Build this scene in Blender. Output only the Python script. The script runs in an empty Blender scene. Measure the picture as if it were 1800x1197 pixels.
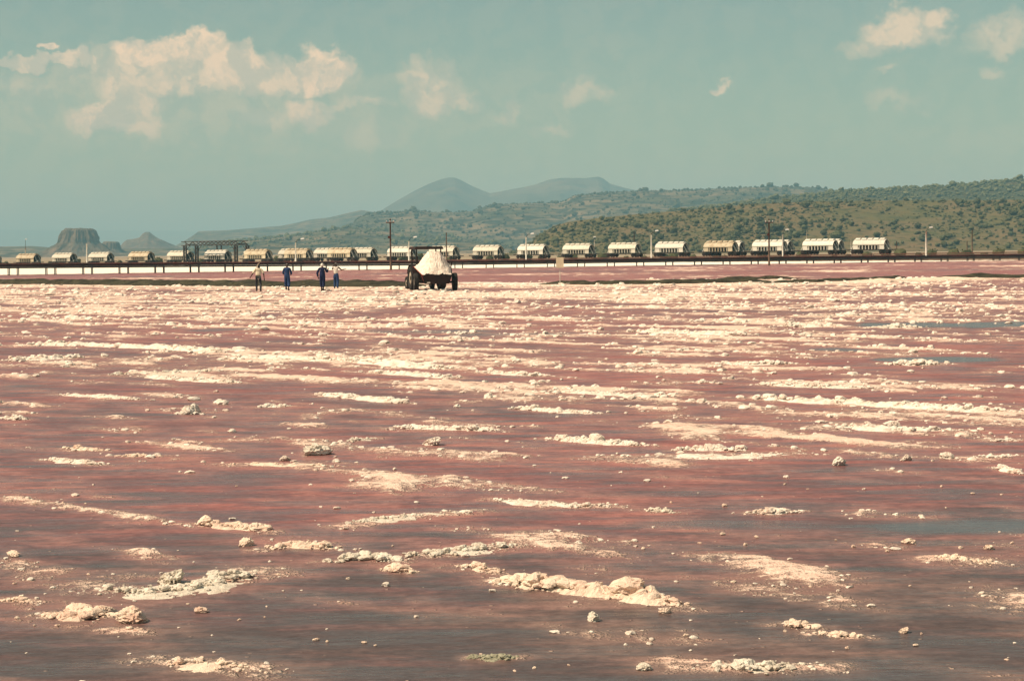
import bpy, math, random
import numpy as np
from mathutils import Matrix, Vector

# ------------------------------------------------------------------ camera, world, sun, exposure
scene = bpy.context.scene
COL = scene.collection
W0, H0, F0 = 1800.0, 1197.0, 3500.0            # photograph size and focal length in its pixels
CAM_H = 2.45
PITCH = math.atan((H0 / 2 - 440.0) / F0)         # looking slightly down
ROLL = math.radians(0.6)

cam_data = bpy.data.cameras.new('camera')
cam_data.sensor_width = 36.0
cam_data.lens = 36.0 * F0 / W0
cam_data.clip_start = 0.3
cam_data.clip_end = 90000.0
cam = bpy.data.objects.new('camera', cam_data)
COL.objects.link(cam)
R = Matrix.Rotation(math.pi / 2 - PITCH, 3, 'X') @ Matrix.Rotation(-ROLL, 3, 'Z')
cam.rotation_euler = R.to_euler()
cam.location = (0, 0, CAM_H)
scene.camera = cam
RN = np.array(R)


def ray(px, py):
    d = RN @ np.array([(px - W0 / 2) / F0, (H0 / 2 - py) / F0, -1.0])
    return d / np.linalg.norm(d)


def at(px, py, Y):                               # point of the world seen at a pixel, at depth Y
    d = ray(px, py)
    t = Y / d[1]
    return np.array([d[0] * t, Y, CAM_H + d[2] * t])


def gnd(px, py, z=0.0):                          # point of the ground seen at a pixel
    d = ray(px, py)
    t = (z - CAM_H) / d[2]
    return np.array([d[0] * t, d[1] * t, z])


def proj(P):
    q = RN.T @ (np.asarray(P, float) - np.array([0, 0, CAM_H]))
    return W0 / 2 + F0 * q[0] / -q[2], H0 / 2 - F0 * q[1] / -q[2]


SUN_EL, SUN_AZ = math.radians(50), math.radians(-106)     # azimuth from +Y towards +X: left, a little behind the camera
SUN_VEC = Vector((math.sin(SUN_AZ) * math.cos(SUN_EL), math.cos(SUN_AZ) * math.cos(SUN_EL), math.sin(SUN_EL)))
sun_data = bpy.data.lights.new('sun', 'SUN')
sun_data.energy = 4.8
sun_data.angle = math.radians(0.53)
sun_data.color = (1.0, 0.81, 0.595)
sun = bpy.data.objects.new('sun', sun_data)
COL.objects.link(sun)
sun.rotation_euler = SUN_VEC.to_track_quat('Z', 'Y').to_euler()

scene.render.engine = 'CYCLES'
scene.cycles.use_denoising = True
scene.cycles.max_bounces = 3
scene.cycles.diffuse_bounces = 2
scene.cycles.glossy_bounces = 2
scene.cycles.transmission_bounces = 0
scene.cycles.caustics_reflective = False
scene.cycles.volume_bounces = 0
scene.view_settings.view_transform = 'Standard'
scene.view_settings.look = 'None'
scene.view_settings.exposure = 0.45
scene.view_settings.gamma = 1.0
scene.view_settings.use_curve_mapping = False

world = bpy.data.worlds.new('World')
scene.world = world
world.cycles.sampling_method = 'MANUAL'
world.cycles.sample_map_resolution = 256
world.use_nodes = True


class NT:                                         # tiny node-tree helper
    def __init__(s, tree):
        s.t = tree
        s.n = tree.nodes
        s.l = tree.links

    def new(s, typ, ins=None, **props):
        nd = s.n.new(typ)
        for k, v in props.items():
            setattr(nd, k, v)
        for k, v in (ins or {}).items():
            sock = nd.inputs[k]
            if isinstance(v, bpy.types.NodeSocket):
                s.l.new(v, sock)
            else:
                sock.default_value = v
        return nd

    def math(s, op, a, b=None, c=None, clamp=False):
        ins = {0: a}
        if b is not None: ins[1] = b
        if c is not None: ins[2] = c
        return s.new('ShaderNodeMath', ins, operation=op, use_clamp=clamp).outputs[0]

    def mapr(s, v, a, b, c=0.0, d=1.0, smooth=True):
        return s.new('ShaderNodeMapRange', {0: v, 1: a, 2: b, 3: c, 4: d},
                     interpolation_type='SMOOTHSTEP' if smooth else 'LINEAR').outputs[0]

    def mix(s, f, a, b, mode='MIX'):
        nd = s.n.new('ShaderNodeMix')
        nd.data_type = 'RGBA'
        nd.blend_type = mode
        for i, v in ((0, f), (6, a), (7, b)):
            if isinstance(v, bpy.types.NodeSocket):
                s.l.new(v, nd.inputs[i])
            else:
                nd.inputs[i].default_value = (tuple(v) + (1,))[:4] if i else v
        return nd.outputs[2]

    def noise(s, vec, scale, detail=4.0, rough=0.55, dist=0.0, typ=None):
        nd = s.new('ShaderNodeTexNoise', {'Scale': scale, 'Detail': detail, 'Roughness': rough, 'Distortion': dist})
        if typ: nd.noise_type = typ
        if vec is not None: s.l.new(vec, nd.inputs['Vector'])
        return nd.outputs['Fac']


def srgb(r, g, b):
    f = lambda c: c / 12.92 if c <= 0.04045 else ((c + 0.055) / 1.055) ** 2.4
    return (f(r / 255), f(g / 255), f(b / 255))


def build_world():
    SKY_STRENGTH = 0.1
    T = NT(world.node_tree)
    T.n.clear()
    sky = T.new('ShaderNodeTexSky', sky_type='NISHITA', sun_disc=False, sun_elevation=SUN_EL,
                sun_rotation=SUN_AZ, altitude=600.0, air_density=1.0, dust_density=0.6, ozone_density=1.0)
    tint = T.mix(1.0, sky.outputs[0], SKY_TINT, 'MULTIPLY')
    co = T.new('ShaderNodeTexCoord').outputs['Generated']
    sp = T.new('ShaderNodeSeparateXYZ', {0: co})
    az = T.math('ARCTAN2', sp.outputs[0], sp.outputs[1])
    el = T.math('ARCSINE', sp.outputs[2])
    uv = T.new('ShaderNodeCombineXYZ', {0: az, 1: el, 2: 0.0}).outputs[0]
    # cauliflower edges: two scales of warp
    def warp(scale, amp, detail):
        nz = T.new('ShaderNodeTexNoise', {'Vector': uv, 'Scale': scale, 'Detail': detail, 'Roughness': 0.6})
        c = T.new('ShaderNodeVectorMath', {0: nz.outputs['Color'], 1: (0.5, 0.5, 0.5)}, operation='SUBTRACT')
        return T.new('ShaderNodeVectorMath', {0: c.outputs[0], 'Scale': amp}, operation='SCALE').outputs[0]
    w = T.new('ShaderNodeVectorMath', {0: uv, 1: warp(45.0, 0.030, 6.0)}, operation='ADD').outputs[0]
    w = T.new('ShaderNodeVectorMath', {0: w, 1: warp(150.0, 0.008, 4.0)}, operation='ADD').outputs[0]
    blobs = [  # px, py, rx, ry, opacity, softness
        (268, 88, 66, 20, .95, .35), (340, 85, 48, 26, .95, .3), (415, 118, 52, 32, .9, .4), (300, 128, 140, 34, .75, .7),
        (480, 132, 110, 26, .8, .6), (562, 122, 44, 30, .95, .3), (225, 165, 50, 42, .75, .5), (180, 208, 52, 22, .8, .5),
        (232, 205, 48, 26, .7, .5), (85, 106, 78, 10, .8, .5), (20, 104, 50, 8, .7, .5), (78, 77, 15, 8, .95, .4),
        (60, 155, 60, 26, .4, .9), (545, 190, 38, 25, .75, .5), (460, 200, 60, 20, .5, .8), (640, 235, 60, 17, .35, .9),
        (610, 182, 70, 10, .5, .8), (755, 150, 46, 38, .65, .6), (798, 172, 34, 18, .6, .5), (890, 193, 22, 13, .45, .8),
        (1588, 50, 62, 32, .74, .4), (1535, 78, 40, 16, .55, .7), (1645, 33, 28, 17, .72, .45), (1765, 64, 52, 26, .5, .7),
        (1263, 157, 14, 8, .8, .6), (1020, 155, 34, 20, .45, .8), (1745, 128, 18, 10, .4, .9), (1575, 176, 46, 12, .3, .9),
        (970, 222, 34, 10, .35, .9), (1565, 133, 14, 6, .4, .9), (350, 190, 380, 66, .30, 1.2), (1060, 90, 60, 80, .12, 1.2),
        (880, 190, 230, 50, .16, 1.2), (1720, 240, 150, 30, .14, 1.2), (300, 330, 500, 60, .10, 1.2)]
    acc = None
    for (px, py, rx, ry, op, sf) in blobs:
        d = ray(px, py)
        ca, ce = math.atan2(d[0], d[1]), math.asin(d[2])
        sx, sy = F0 / rx, F0 / ry
        m = T.new('ShaderNodeVectorMath', {0: w, 1: (sx, sy, 0), 2: (-ca * sx, -ce * sy, 0)}, operation='MULTIPLY_ADD').outputs[0]
        ln = T.new('ShaderNodeVectorMath', {0: m}, operation='LENGTH').outputs['Value']
        v = T.mapr(ln, 1.15 + sf * 1.1, 1.15 - sf * 1.0, 0.0, op)
        acc = v if acc is None else T.new('ShaderNodeMath', {0: acc, 1: v, 2: 0.12}, operation='SMOOTH_MAX').outputs[0]
    # the same broken cumulus goes on round the rest of the horizon
    rest = T.mapr(T.noise(w, 9.0, 5.0, 0.55), 0.52, 0.64, 0.0, 0.75)
    side = T.mapr(T.math('ABSOLUTE', az), 0.30, 0.42)
    low = T.mapr(el, 0.0, 0.06)
    rest = T.math('MULTIPLY', T.math('MULTIPLY', rest, side), low)
    acc = T.math('MAXIMUM', acc, rest)
    shade = T.noise(w, 60.0, 5.0, 0.6)
    bump = T.math('SUBTRACT', shade, T.noise(T.new('ShaderNodeVectorMath', {0: w, 1: (-0.006, 0.005, 0)}, operation='ADD').outputs[0], 60.0, 5.0, 0.6))
    lit = T.math('ADD', T.math('MULTIPLY', bump, 1.6), T.math('MULTIPLY', shade, 0.6))
    ccol = T.mix(T.mapr(lit, 0.05, 0.55), [c / SKY_STRENGTH for c in (0.50, 0.45, 0.34)], [c / SKY_STRENGTH for c in (0.80, 0.60, 0.40)])
    col = T.mix(acc, tint, ccol)
    bg = T.new('ShaderNodeBackground', {0: col, 1: SKY_STRENGTH})
    out = T.new('ShaderNodeOutputWorld', {0: bg.outputs[0]})


SKY_TINT = (0.51, 0.58, 0.425)
build_world()

rng = np.random.default_rng(7)
random.seed(7)

# ------------------------------------------------------------------ helpers: noise, meshes, tags


def _hash(ix, iy, iz, seed):
    h = (ix.astype(np.int64) * 374761393 + iy.astype(np.int64) * 668265263 + iz.astype(np.int64) * 2147483647 + seed * 1274126177) & 0xffffffff
    h = ((h ^ (h >> 13)) * 1274126177) & 0xffffffff
    h = ((h ^ (h >> 16)) * 2246822519) & 0xffffffff
    return ((h ^ (h >> 15)) & 0xffffff) / float(0xffffff)


def vn2(x, y, seed=0):
    x, y = np.asarray(x, float), np.asarray(y, float)
    ix, iy = np.floor(x), np.floor(y)
    fx, fy = x - ix, y - iy
    fx, fy = fx * fx * (3 - 2 * fx), fy * fy * (3 - 2 * fy)
    z = np.zeros_like(ix)
    a, b = _hash(ix, iy, z, seed), _hash(ix + 1, iy, z, seed)
    c, d = _hash(ix, iy + 1, z, seed), _hash(ix + 1, iy + 1, z, seed)
    return (a + (b - a) * fx) * (1 - fy) + (c + (d - c) * fx) * fy


def fbm2(x, y, seed=0, octv=4, gain=0.5):
    s, a, t = 0, 1.0, 0
    for k in range(octv):
        s = s + a * vn2(x * 2 ** k + 17.3 * k, y * 2 ** k - 9.1 * k, seed + k)
        t += a
        a *= gain
    return s / t


def vn3(p, seed=0):
    i = np.floor(p)
    f = p - i
    f = f * f * (3 - 2 * f)
    r = 0
    for dx in (0, 1):
        for dy in (0, 1):
            for dz in (0, 1):
                w = (f[:, 0] if dx else 1 - f[:, 0]) * (f[:, 1] if dy else 1 - f[:, 1]) * (f[:, 2] if dz else 1 - f[:, 2])
                r = r + w * _hash(i[:, 0] + dx, i[:, 1] + dy, i[:, 2] + dz, seed)
    return r


def sstep(a, b, x):
    t = np.clip((x - a) / (b - a), 0, 1)
    return t * t * (3 - 2 * t)


def np_data(name, V, F, mat=None, smooth=False, attrs=None):
    """mesh from vertex array and one face array (all tris or all quads) or a list of such arrays"""
    V = np.asarray(V, np.float32)
    Fs = F if isinstance(F, list) else [F]
    Fs = [np.asarray(f, np.int32) for f in Fs if len(f)]
    me = bpy.data.meshes.new(name)
    me.vertices.add(len(V))
    me.vertices.foreach_set('co', V.ravel())
    loops = np.concatenate([f.ravel() for f in Fs])
    tot = np.concatenate([np.full(len(f), f.shape[1], np.int32) for f in Fs])
    start = np.concatenate([[0], np.cumsum(tot)[:-1]]).astype(np.int32)
    me.loops.add(len(loops))
    me.loops.foreach_set('vertex_index', loops)
    me.polygons.add(len(tot))
    me.polygons.foreach_set('loop_start', start)
    me.polygons.foreach_set('loop_total', tot)
    me.polygons.foreach_set('use_smooth', np.full(len(tot), smooth, bool))
    for k, v in (attrs or {}).items():
        a = me.attributes.new(k, 'FLOAT', 'POINT')
        a.data.foreach_set('value', np.asarray(v, np.float32))
    me.update(calc_edges=True)
    me.validate()
    if mat is not None: me.materials.append(mat)
    return me


def link(name, data, parent=None, loc=None):
    o = bpy.data.objects.new(name, data)
    COL.objects.link(o)
    if parent is not None: o.parent = parent
    if loc is not None: o.location = loc
    return o


def tag(o, label=None, cat=None, group=None, kind=None):
    if label: o['label'] = label
    if cat: o['category'] = cat
    if group: o['group'] = group
    if kind: o['kind'] = kind
    return o


def thing(name, label, cat, loc, rz=0.0, group=None):
    o = bpy.data.objects.new(name, None)
    o.empty_display_size = 0.2
    COL.objects.link(o)
    o.location = loc
    o.rotation_euler = (0, 0, rz)
    return tag(o, label, cat, group)


class MB:
    def __init__(s):
        s.v, s.f = [], []

    def add(s, V, F):
        b = len(s.v)
        s.v += [tuple(float(c) for c in p) for p in V]
        s.f += [tuple(int(i) + b for i in f) for f in F]
        return s

    def box(s, x0, x1, y0, y1, z0, z1):
        V = [(x, y, z) for z in (z0, z1) for y in (y0, y1) for x in (x0, x1)]
        return s.add(V, [(0, 2, 3, 1), (4, 5, 7, 6), (0, 1, 5, 4), (2, 6, 7, 3), (0, 4, 6, 2), (1, 3, 7, 5)])

    def hexa(s, bot, top):                       # two matching rings of points
        n = len(bot)
        F = [tuple(range(n))[::-1], tuple(range(n, 2 * n))] + [(i, (i + 1) % n, n + (i + 1) % n, n + i) for i in range(n)]
        return s.add(list(bot) + list(top), F)

    def tube(s, pts, r, n=8, cap=True):
        pts = [np.asarray(p, float) for p in pts]
        rs = r if isinstance(r, (list, tuple)) else [r] * len(pts)
        V, F = [], []
        for i, p in enumerate(pts):
            t = pts[min(i + 1, len(pts) - 1)] - pts[max(i - 1, 0)]
            t = t / np.linalg.norm(t)
            a = np.array([0, 0, 1.0]) if abs(t[2]) < 0.9 else np.array([1.0, 0, 0])
            u = np.cross(t, a); u /= np.linalg.norm(u)
            w = np.cross(t, u)
            for k in range(n):
                q = 2 * math.pi * k / n
                V.append(p + rs[i] * (math.cos(q) * u + math.sin(q) * w))
        for i in range(len(pts) - 1):
            for k in range(n):
                F.append((i * n + k, i * n + (k + 1) % n, (i + 1) * n + (k + 1) % n, (i + 1) * n + k))
        if cap:
            F.append(tuple(range(n)))
            F.append(tuple(range((len(pts) - 1) * n, len(pts) * n))[::-1])
        return s.add(V, F)

    def lathe_x(s, prof, n=24, c=(0, 0, 0)):     # profile of (x, r) turned about the x axis
        V, F = [], []
        for (x, r) in prof:
            for k in range(n):
                q = 2 * math.pi * k / n
                V.append((c[0] + x, c[1] + r * math.cos(q), c[2] + r * math.sin(q)))
        m = len(prof)
        for i in range(m - 1):
            for k in range(n):
                F.append((i * n + k, (i + 1) * n + k, (i + 1) * n + (k + 1) % n, i * n + (k + 1) % n))
        F.append(tuple(range(n))[::-1])
        F.append(tuple(range((m - 1) * n, m * n)))
        return s.add(V, F)

    def data(s, name, mat, smooth=False):
        me = bpy.data.meshes.new(name)
        me.from_pydata(s.v, [], s.f)
        me.materials.append(mat)
        if smooth:
            me.polygons.foreach_set('use_smooth', np.ones(len(me.polygons), bool))
        me.update()
        return me

    def build(s, name, mat, parent=None, smooth=False, loc=None):
        return link(name, s.data(name, mat, smooth), parent, loc)


def copy_tree(o, parent=None):
    c = o.copy()
    COL.objects.link(c)
    c.parent = parent
    for ch in list(o.children):
        copy_tree(ch, c)
    return c


def icosphere(sub):
    t = (1 + 5 ** .5) / 2
    V = [(-1, t, 0), (1, t, 0), (-1, -t, 0), (1, -t, 0), (0, -1, t), (0, 1, t), (0, -1, -t), (0, 1, -t), (t, 0, -1), (t, 0, 1), (-t, 0, -1), (-t, 0, 1)]
    F = [(0, 11, 5), (0, 5, 1), (0, 1, 7), (0, 7, 10), (0, 10, 11), (1, 5, 9), (5, 11, 4), (11, 10, 2), (10, 7, 6), (7, 1, 8),
         (3, 9, 4), (3, 4, 2), (3, 2, 6), (3, 6, 8), (3, 8, 9), (4, 9, 5), (2, 4, 11), (6, 2, 10), (8, 6, 7), (9, 8, 1)]
    V = [np.array(v) / np.linalg.norm(v) for v in V]
    for _ in range(sub):
        mid, nf = {}, []
        def m(a, b):
            k = (min(a, b), max(a, b))
            if k not in mid:
                p = V[a] + V[b]
                V.append(p / np.linalg.norm(p))
                mid[k] = len(V) - 1
            return mid[k]
        for a, b, c in F:
            x, y, z = m(a, b), m(b, c), m(c, a)
            nf += [(a, x, z), (b, y, x), (c, z, y), (x, y, z)]
        F = nf
    return np.array(V), np.array(F, np.int32)


# ------------------------------------------------------------------ materials


def principled(name, build=None, rough=0.8, spec=0.3, color=(0.5, 0.5, 0.5)):
    m = bpy.data.materials.new(name)
    m.use_nodes = True
    T = NT(m.node_tree)
    b = T.n['Principled BSDF']
    b.inputs['Base Color'].default_value = tuple(color) + (1,)
    b.inputs['Roughness'].default_value = rough
    b.inputs['Specular IOR Level'].default_value = spec
    if build: build(T, b)
    return m


def mottled(name, c1, c2, scale=6.0, rough=0.8, spec=0.3, bump=0.0, bscale=None, lo=0.35, hi=0.65, rand=0.0, metallic=0.0):
    def f(T, b):
        co = T.new('ShaderNodeTexCoord').outputs['Object']
        n = T.noise(co, scale, 5.0, 0.6)
        c = T.mix(T.mapr(n, lo, hi), c1, c2)
        if rand:
            oi = T.new('ShaderNodeObjectInfo').outputs['Random']
            c = T.mix(1.0, c, T.new('ShaderNodeCombineColor', {0: T.mapr(oi, 0, 1, 1 - rand, 1 + rand, False), 1: T.mapr(oi, 0, 1, 1 - rand, 1 + rand, False), 2: T.mapr(oi, 0, 1, 1 - rand, 1 + rand, False)}).outputs[0], 'MULTIPLY')
        T.l.new(c, b.inputs['Base Color'])
        b.inputs['Metallic'].default_value = metallic
        if bump:
            h = T.noise(co, bscale or scale * 3, 5.0, 0.6)
            bn = T.new('ShaderNodeBump', {'Height': h, 'Distance': bump, 'Strength': 1.0})
            T.l.new(bn.outputs[0], b.inputs['Normal'])
    return principled(name, f, rough, spec)


SALT1, SALT2 = (0.80, 0.735, 0.64), (0.64, 0.51, 0.42)


def salt_mat(name, c1=SALT1, c2=SALT2, c3=(0.40, 0.31, 0.24)):
    def f(T, b):
        geo = T.new('ShaderNodeNewGeometry')
        co = geo.outputs['Position']
        n1 = T.noise(co, 5.0, 5.0, 0.6)
        n2 = T.noise(co, 38.0, 4.0, 0.65)
        c = T.mix(T.mapr(n1, 0.40, 0.72), c1, c2)
        c = T.mix(T.mapr(n2, 0.62, 0.80, 0, 0.55), c, c3)
        T.l.new(c, b.inputs['Base Color'])
        h = T.math('ADD', T.math('MULTIPLY', n2, 0.6), T.noise(co, 120.0, 3.0, 0.6))
        bn = T.new('ShaderNodeBump', {'Height': h, 'Distance': 0.012, 'Strength': 0.8})
        T.l.new(bn.outputs[0], b.inputs['Normal'])
        b.inputs['Subsurface Weight'].default_value = 0.0
    return principled(name, f, 0.85, 0.25)


M_SALT = salt_mat('salt_cream')
M_SALT_PINK = salt_mat('salt_peach', (0.80, 0.66, 0.53), (0.66, 0.46, 0.36))
M_SALT_GREY = salt_mat('salt_grey', (0.72, 0.66, 0.56), (0.54, 0.47, 0.38), (0.20, 0.17, 0.13))
M_SALT_DARK = salt_mat('salt_mud_crusted', (0.34, 0.33, 0.24), (0.20, 0.19, 0.13), (0.06, 0.06, 0.04))


def pan_material():
    def f(T, b):
        geo = T.new('ShaderNodeNewGeometry')
        co = geo.outputs['Position']
        A = lambda k: T.new('ShaderNodeAttribute', attribute_name=k).outputs['Fac']
        salt, wet, red, dark = A('salt'), A('wet'), A('red'), A('dark')
        fur = T.new('ShaderNodeMapping', {'Vector': co, 'Rotation': (0, 0, math.radians(38)), 'Scale': (0.5, 1.6, 1.0)}).outputs[0]
        nA = T.noise(fur, 0.45, 5.0, 0.62)
        nB = T.noise(fur, 1.9, 6.0, 0.68)
        nE = T.noise(T.new('ShaderNodeMapping', {'Vector': co, 'Rotation': (0, 0, math.radians(6)), 'Scale': (0.35, 1.5, 1.0)}).outputs[0], 1.7, 4.0, 0.62)
        nC = T.noise(co, 9.0, 3.0, 0.65)
        nD = T.noise(co, 45.0, 3.0, 0.6)
        # wet mud: grey brown -> brick red -> pink film of salt
        grey, mauve = (0.080, 0.057, 0.056), (0.150, 0.076, 0.078)
        brick, pink = (0.300, 0.101, 0.090), (0.49, 0.245, 0.205)
        sel = T.math('ADD', T.math('ADD', red, T.math('ADD', T.math('MULTIPLY', T.math('SUBTRACT', nA, 0.5), 0.6), T.math('MULTIPLY', T.math('SUBTRACT', nE, 0.5), 0.8))), T.math('MULTIPLY', T.math('SUBTRACT', nB, 0.5), 1.0))
        c = T.mix(T.mapr(sel, 0.0, 0.45), grey, mauve)
        c = T.mix(T.mapr(sel, 0.35, 0.80), c, brick)
        film = T.math('ADD', T.math('MULTIPLY', nB, 0.4), T.math('ADD', T.math('MULTIPLY', nE, 0.4), T.math('MULTIPLY', nC, 0.2)))
        filmm = T.math('ADD', T.math('MULTIPLY', T.math('SUBTRACT', film, 0.5), 1.7), T.math('ADD', T.math('MULTIPLY_ADD', red, 0.0, 0.08), T.math('MULTIPLY', salt, 0.9)))
        c = T.mix(T.mapr(filmm, 0.0, 0.95, 0, 0.9), c, T.mix(T.mapr(red, 0.0, 0.4), (0.34, 0.215, 0.175), pink))
        grit = T.mapr(T.math('ADD', T.math('MULTIPLY', nC, 0.6), T.math('MULTIPLY', nD, 0.4)), 0.3, 0.7, 0.72, 1.28, False)
        c = T.mix(1.0, c, T.new('ShaderNodeCombineColor', {0: grit, 1: grit, 2: grit}).outputs[0], 'MULTIPLY')
        # dry salt crust
        sfac = T.math('ADD', salt, T.math('ADD', T.math('MULTIPLY', T.math('SUBTRACT', nC, 0.5), 0.75), T.math('MULTIPLY', T.math('SUBTRACT', nD, 0.5), 0.30)))
        sfac = T.math('ADD', sfac, T.math('MULTIPLY', T.math('SUBTRACT', nB, 0.5), 0.55))
        sm = T.mapr(sfac, 0.40, 0.62)
        sc = T.mix(T.mapr(nB, 0.35, 0.7), (0.79, 0.65, 0.54), (0.70, 0.48, 0.39))
        sc = T.mix(T.mapr(nD, 0.58, 0.85, 0, 0.35), sc, (0.42, 0.27, 0.21))
        sc = T.mix(A('white'), sc, (0.86, 0.82, 0.72))
        # salt grains peppered over the mud
        grain = T.new('ShaderNodeTexVoronoi', {'Vector': co, 'Scale': 13.0, 'Randomness': 1.0}, feature='F1')
        gsel = T.new('ShaderNodeSeparateColor', {0: grain.outputs['Color']}).outputs[0]
        gr = T.math('MULTIPLY', T.mapr(grain.outputs['Distance'], 0.24, 0.14), T.mapr(T.math('ADD', gsel, T.math('MULTIPLY', salt, 0.45)), 0.88, 0.95))
        gr = T.math('MULTIPLY', gr, T.mapr(nB, 0.45, 0.6))
        sm = T.math('MAXIMUM', sm, T.math('MULTIPLY', gr, 0.8))
        sm = T.math('MULTIPLY', sm, T.math('SUBTRACT', 1.0, wet, clamp=True))
        c = T.mix(sm, c, sc)
        wm = T.mapr(T.math('ADD', wet, T.math('MULTIPLY', T.math('SUBTRACT', nC, 0.5), 0.4)), 0.15, 0.85)
        c = T.mix(T.math('MULTIPLY', wm, 0.85), c, (0.06, 0.052, 0.056))
        dm = T.mapr(T.math('ADD', dark, T.math('MULTIPLY', T.math('SUBTRACT', nC, 0.5), 0.7)), 0.35, 0.6)
        c = T.mix(dm, c, (0.055, 0.05, 0.03))
        T.l.new(c, b.inputs['Base Color'])
        ro = T.math('ADD', T.math('MULTIPLY', sm, 0.40), T.mapr(nE, 0.35, 0.65, 0.26, 0.52))
        ro = T.math('ADD', T.math('MULTIPLY', ro, T.math('SUBTRACT', 1.0, wm)), T.math('MULTIPLY', wm, 0.22), clamp=True)
        T.l.new(ro, b.inputs['Roughness'])
        spv = T.math('ADD', T.math('MULTIPLY', T.math('SUBTRACT', 1.0, sm), 0.22), T.math('MULTIPLY', wm, 0.18))
        T.l.new(spv, b.inputs['Specular IOR Level'])
        # ripples on the brine, crumbs on the salt
        rip = T.new('ShaderNodeMapping', {'Vector': co, 'Rotation': (0, 0, math.radians(-24)), 'Scale': (1.0, 3.2, 1.0)}).outputs[0]
        hr = T.noise(rip, 4.2, 4.0, 0.55, 0.6)
        hs = T.math('ADD', T.math('MULTIPLY', nC, 2.2), T.math('MULTIPLY', nD, 1.0))
        h = T.math('ADD', T.math('MULTIPLY', hr, T.mapr(wm, 0.0, 1.0, 1.1, 0.30)), T.math('MULTIPLY', T.math('MULTIPLY', hs, sm), 1.0))
        bn = T.new('ShaderNodeBump', {'Height': h, 'Distance': 0.018, 'Strength': 1.0})
        T.l.new(bn.outputs[0], b.inputs['Normal'])
    return principled('pan_brine_and_salt', f)


M_PAN = pan_material()


# ------------------------------------------------------------------ the salt pan
FUR = np.array([0.72, -0.69])                    # direction of the harvest furrows
FURN = np.array([0.69, 0.72])

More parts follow.
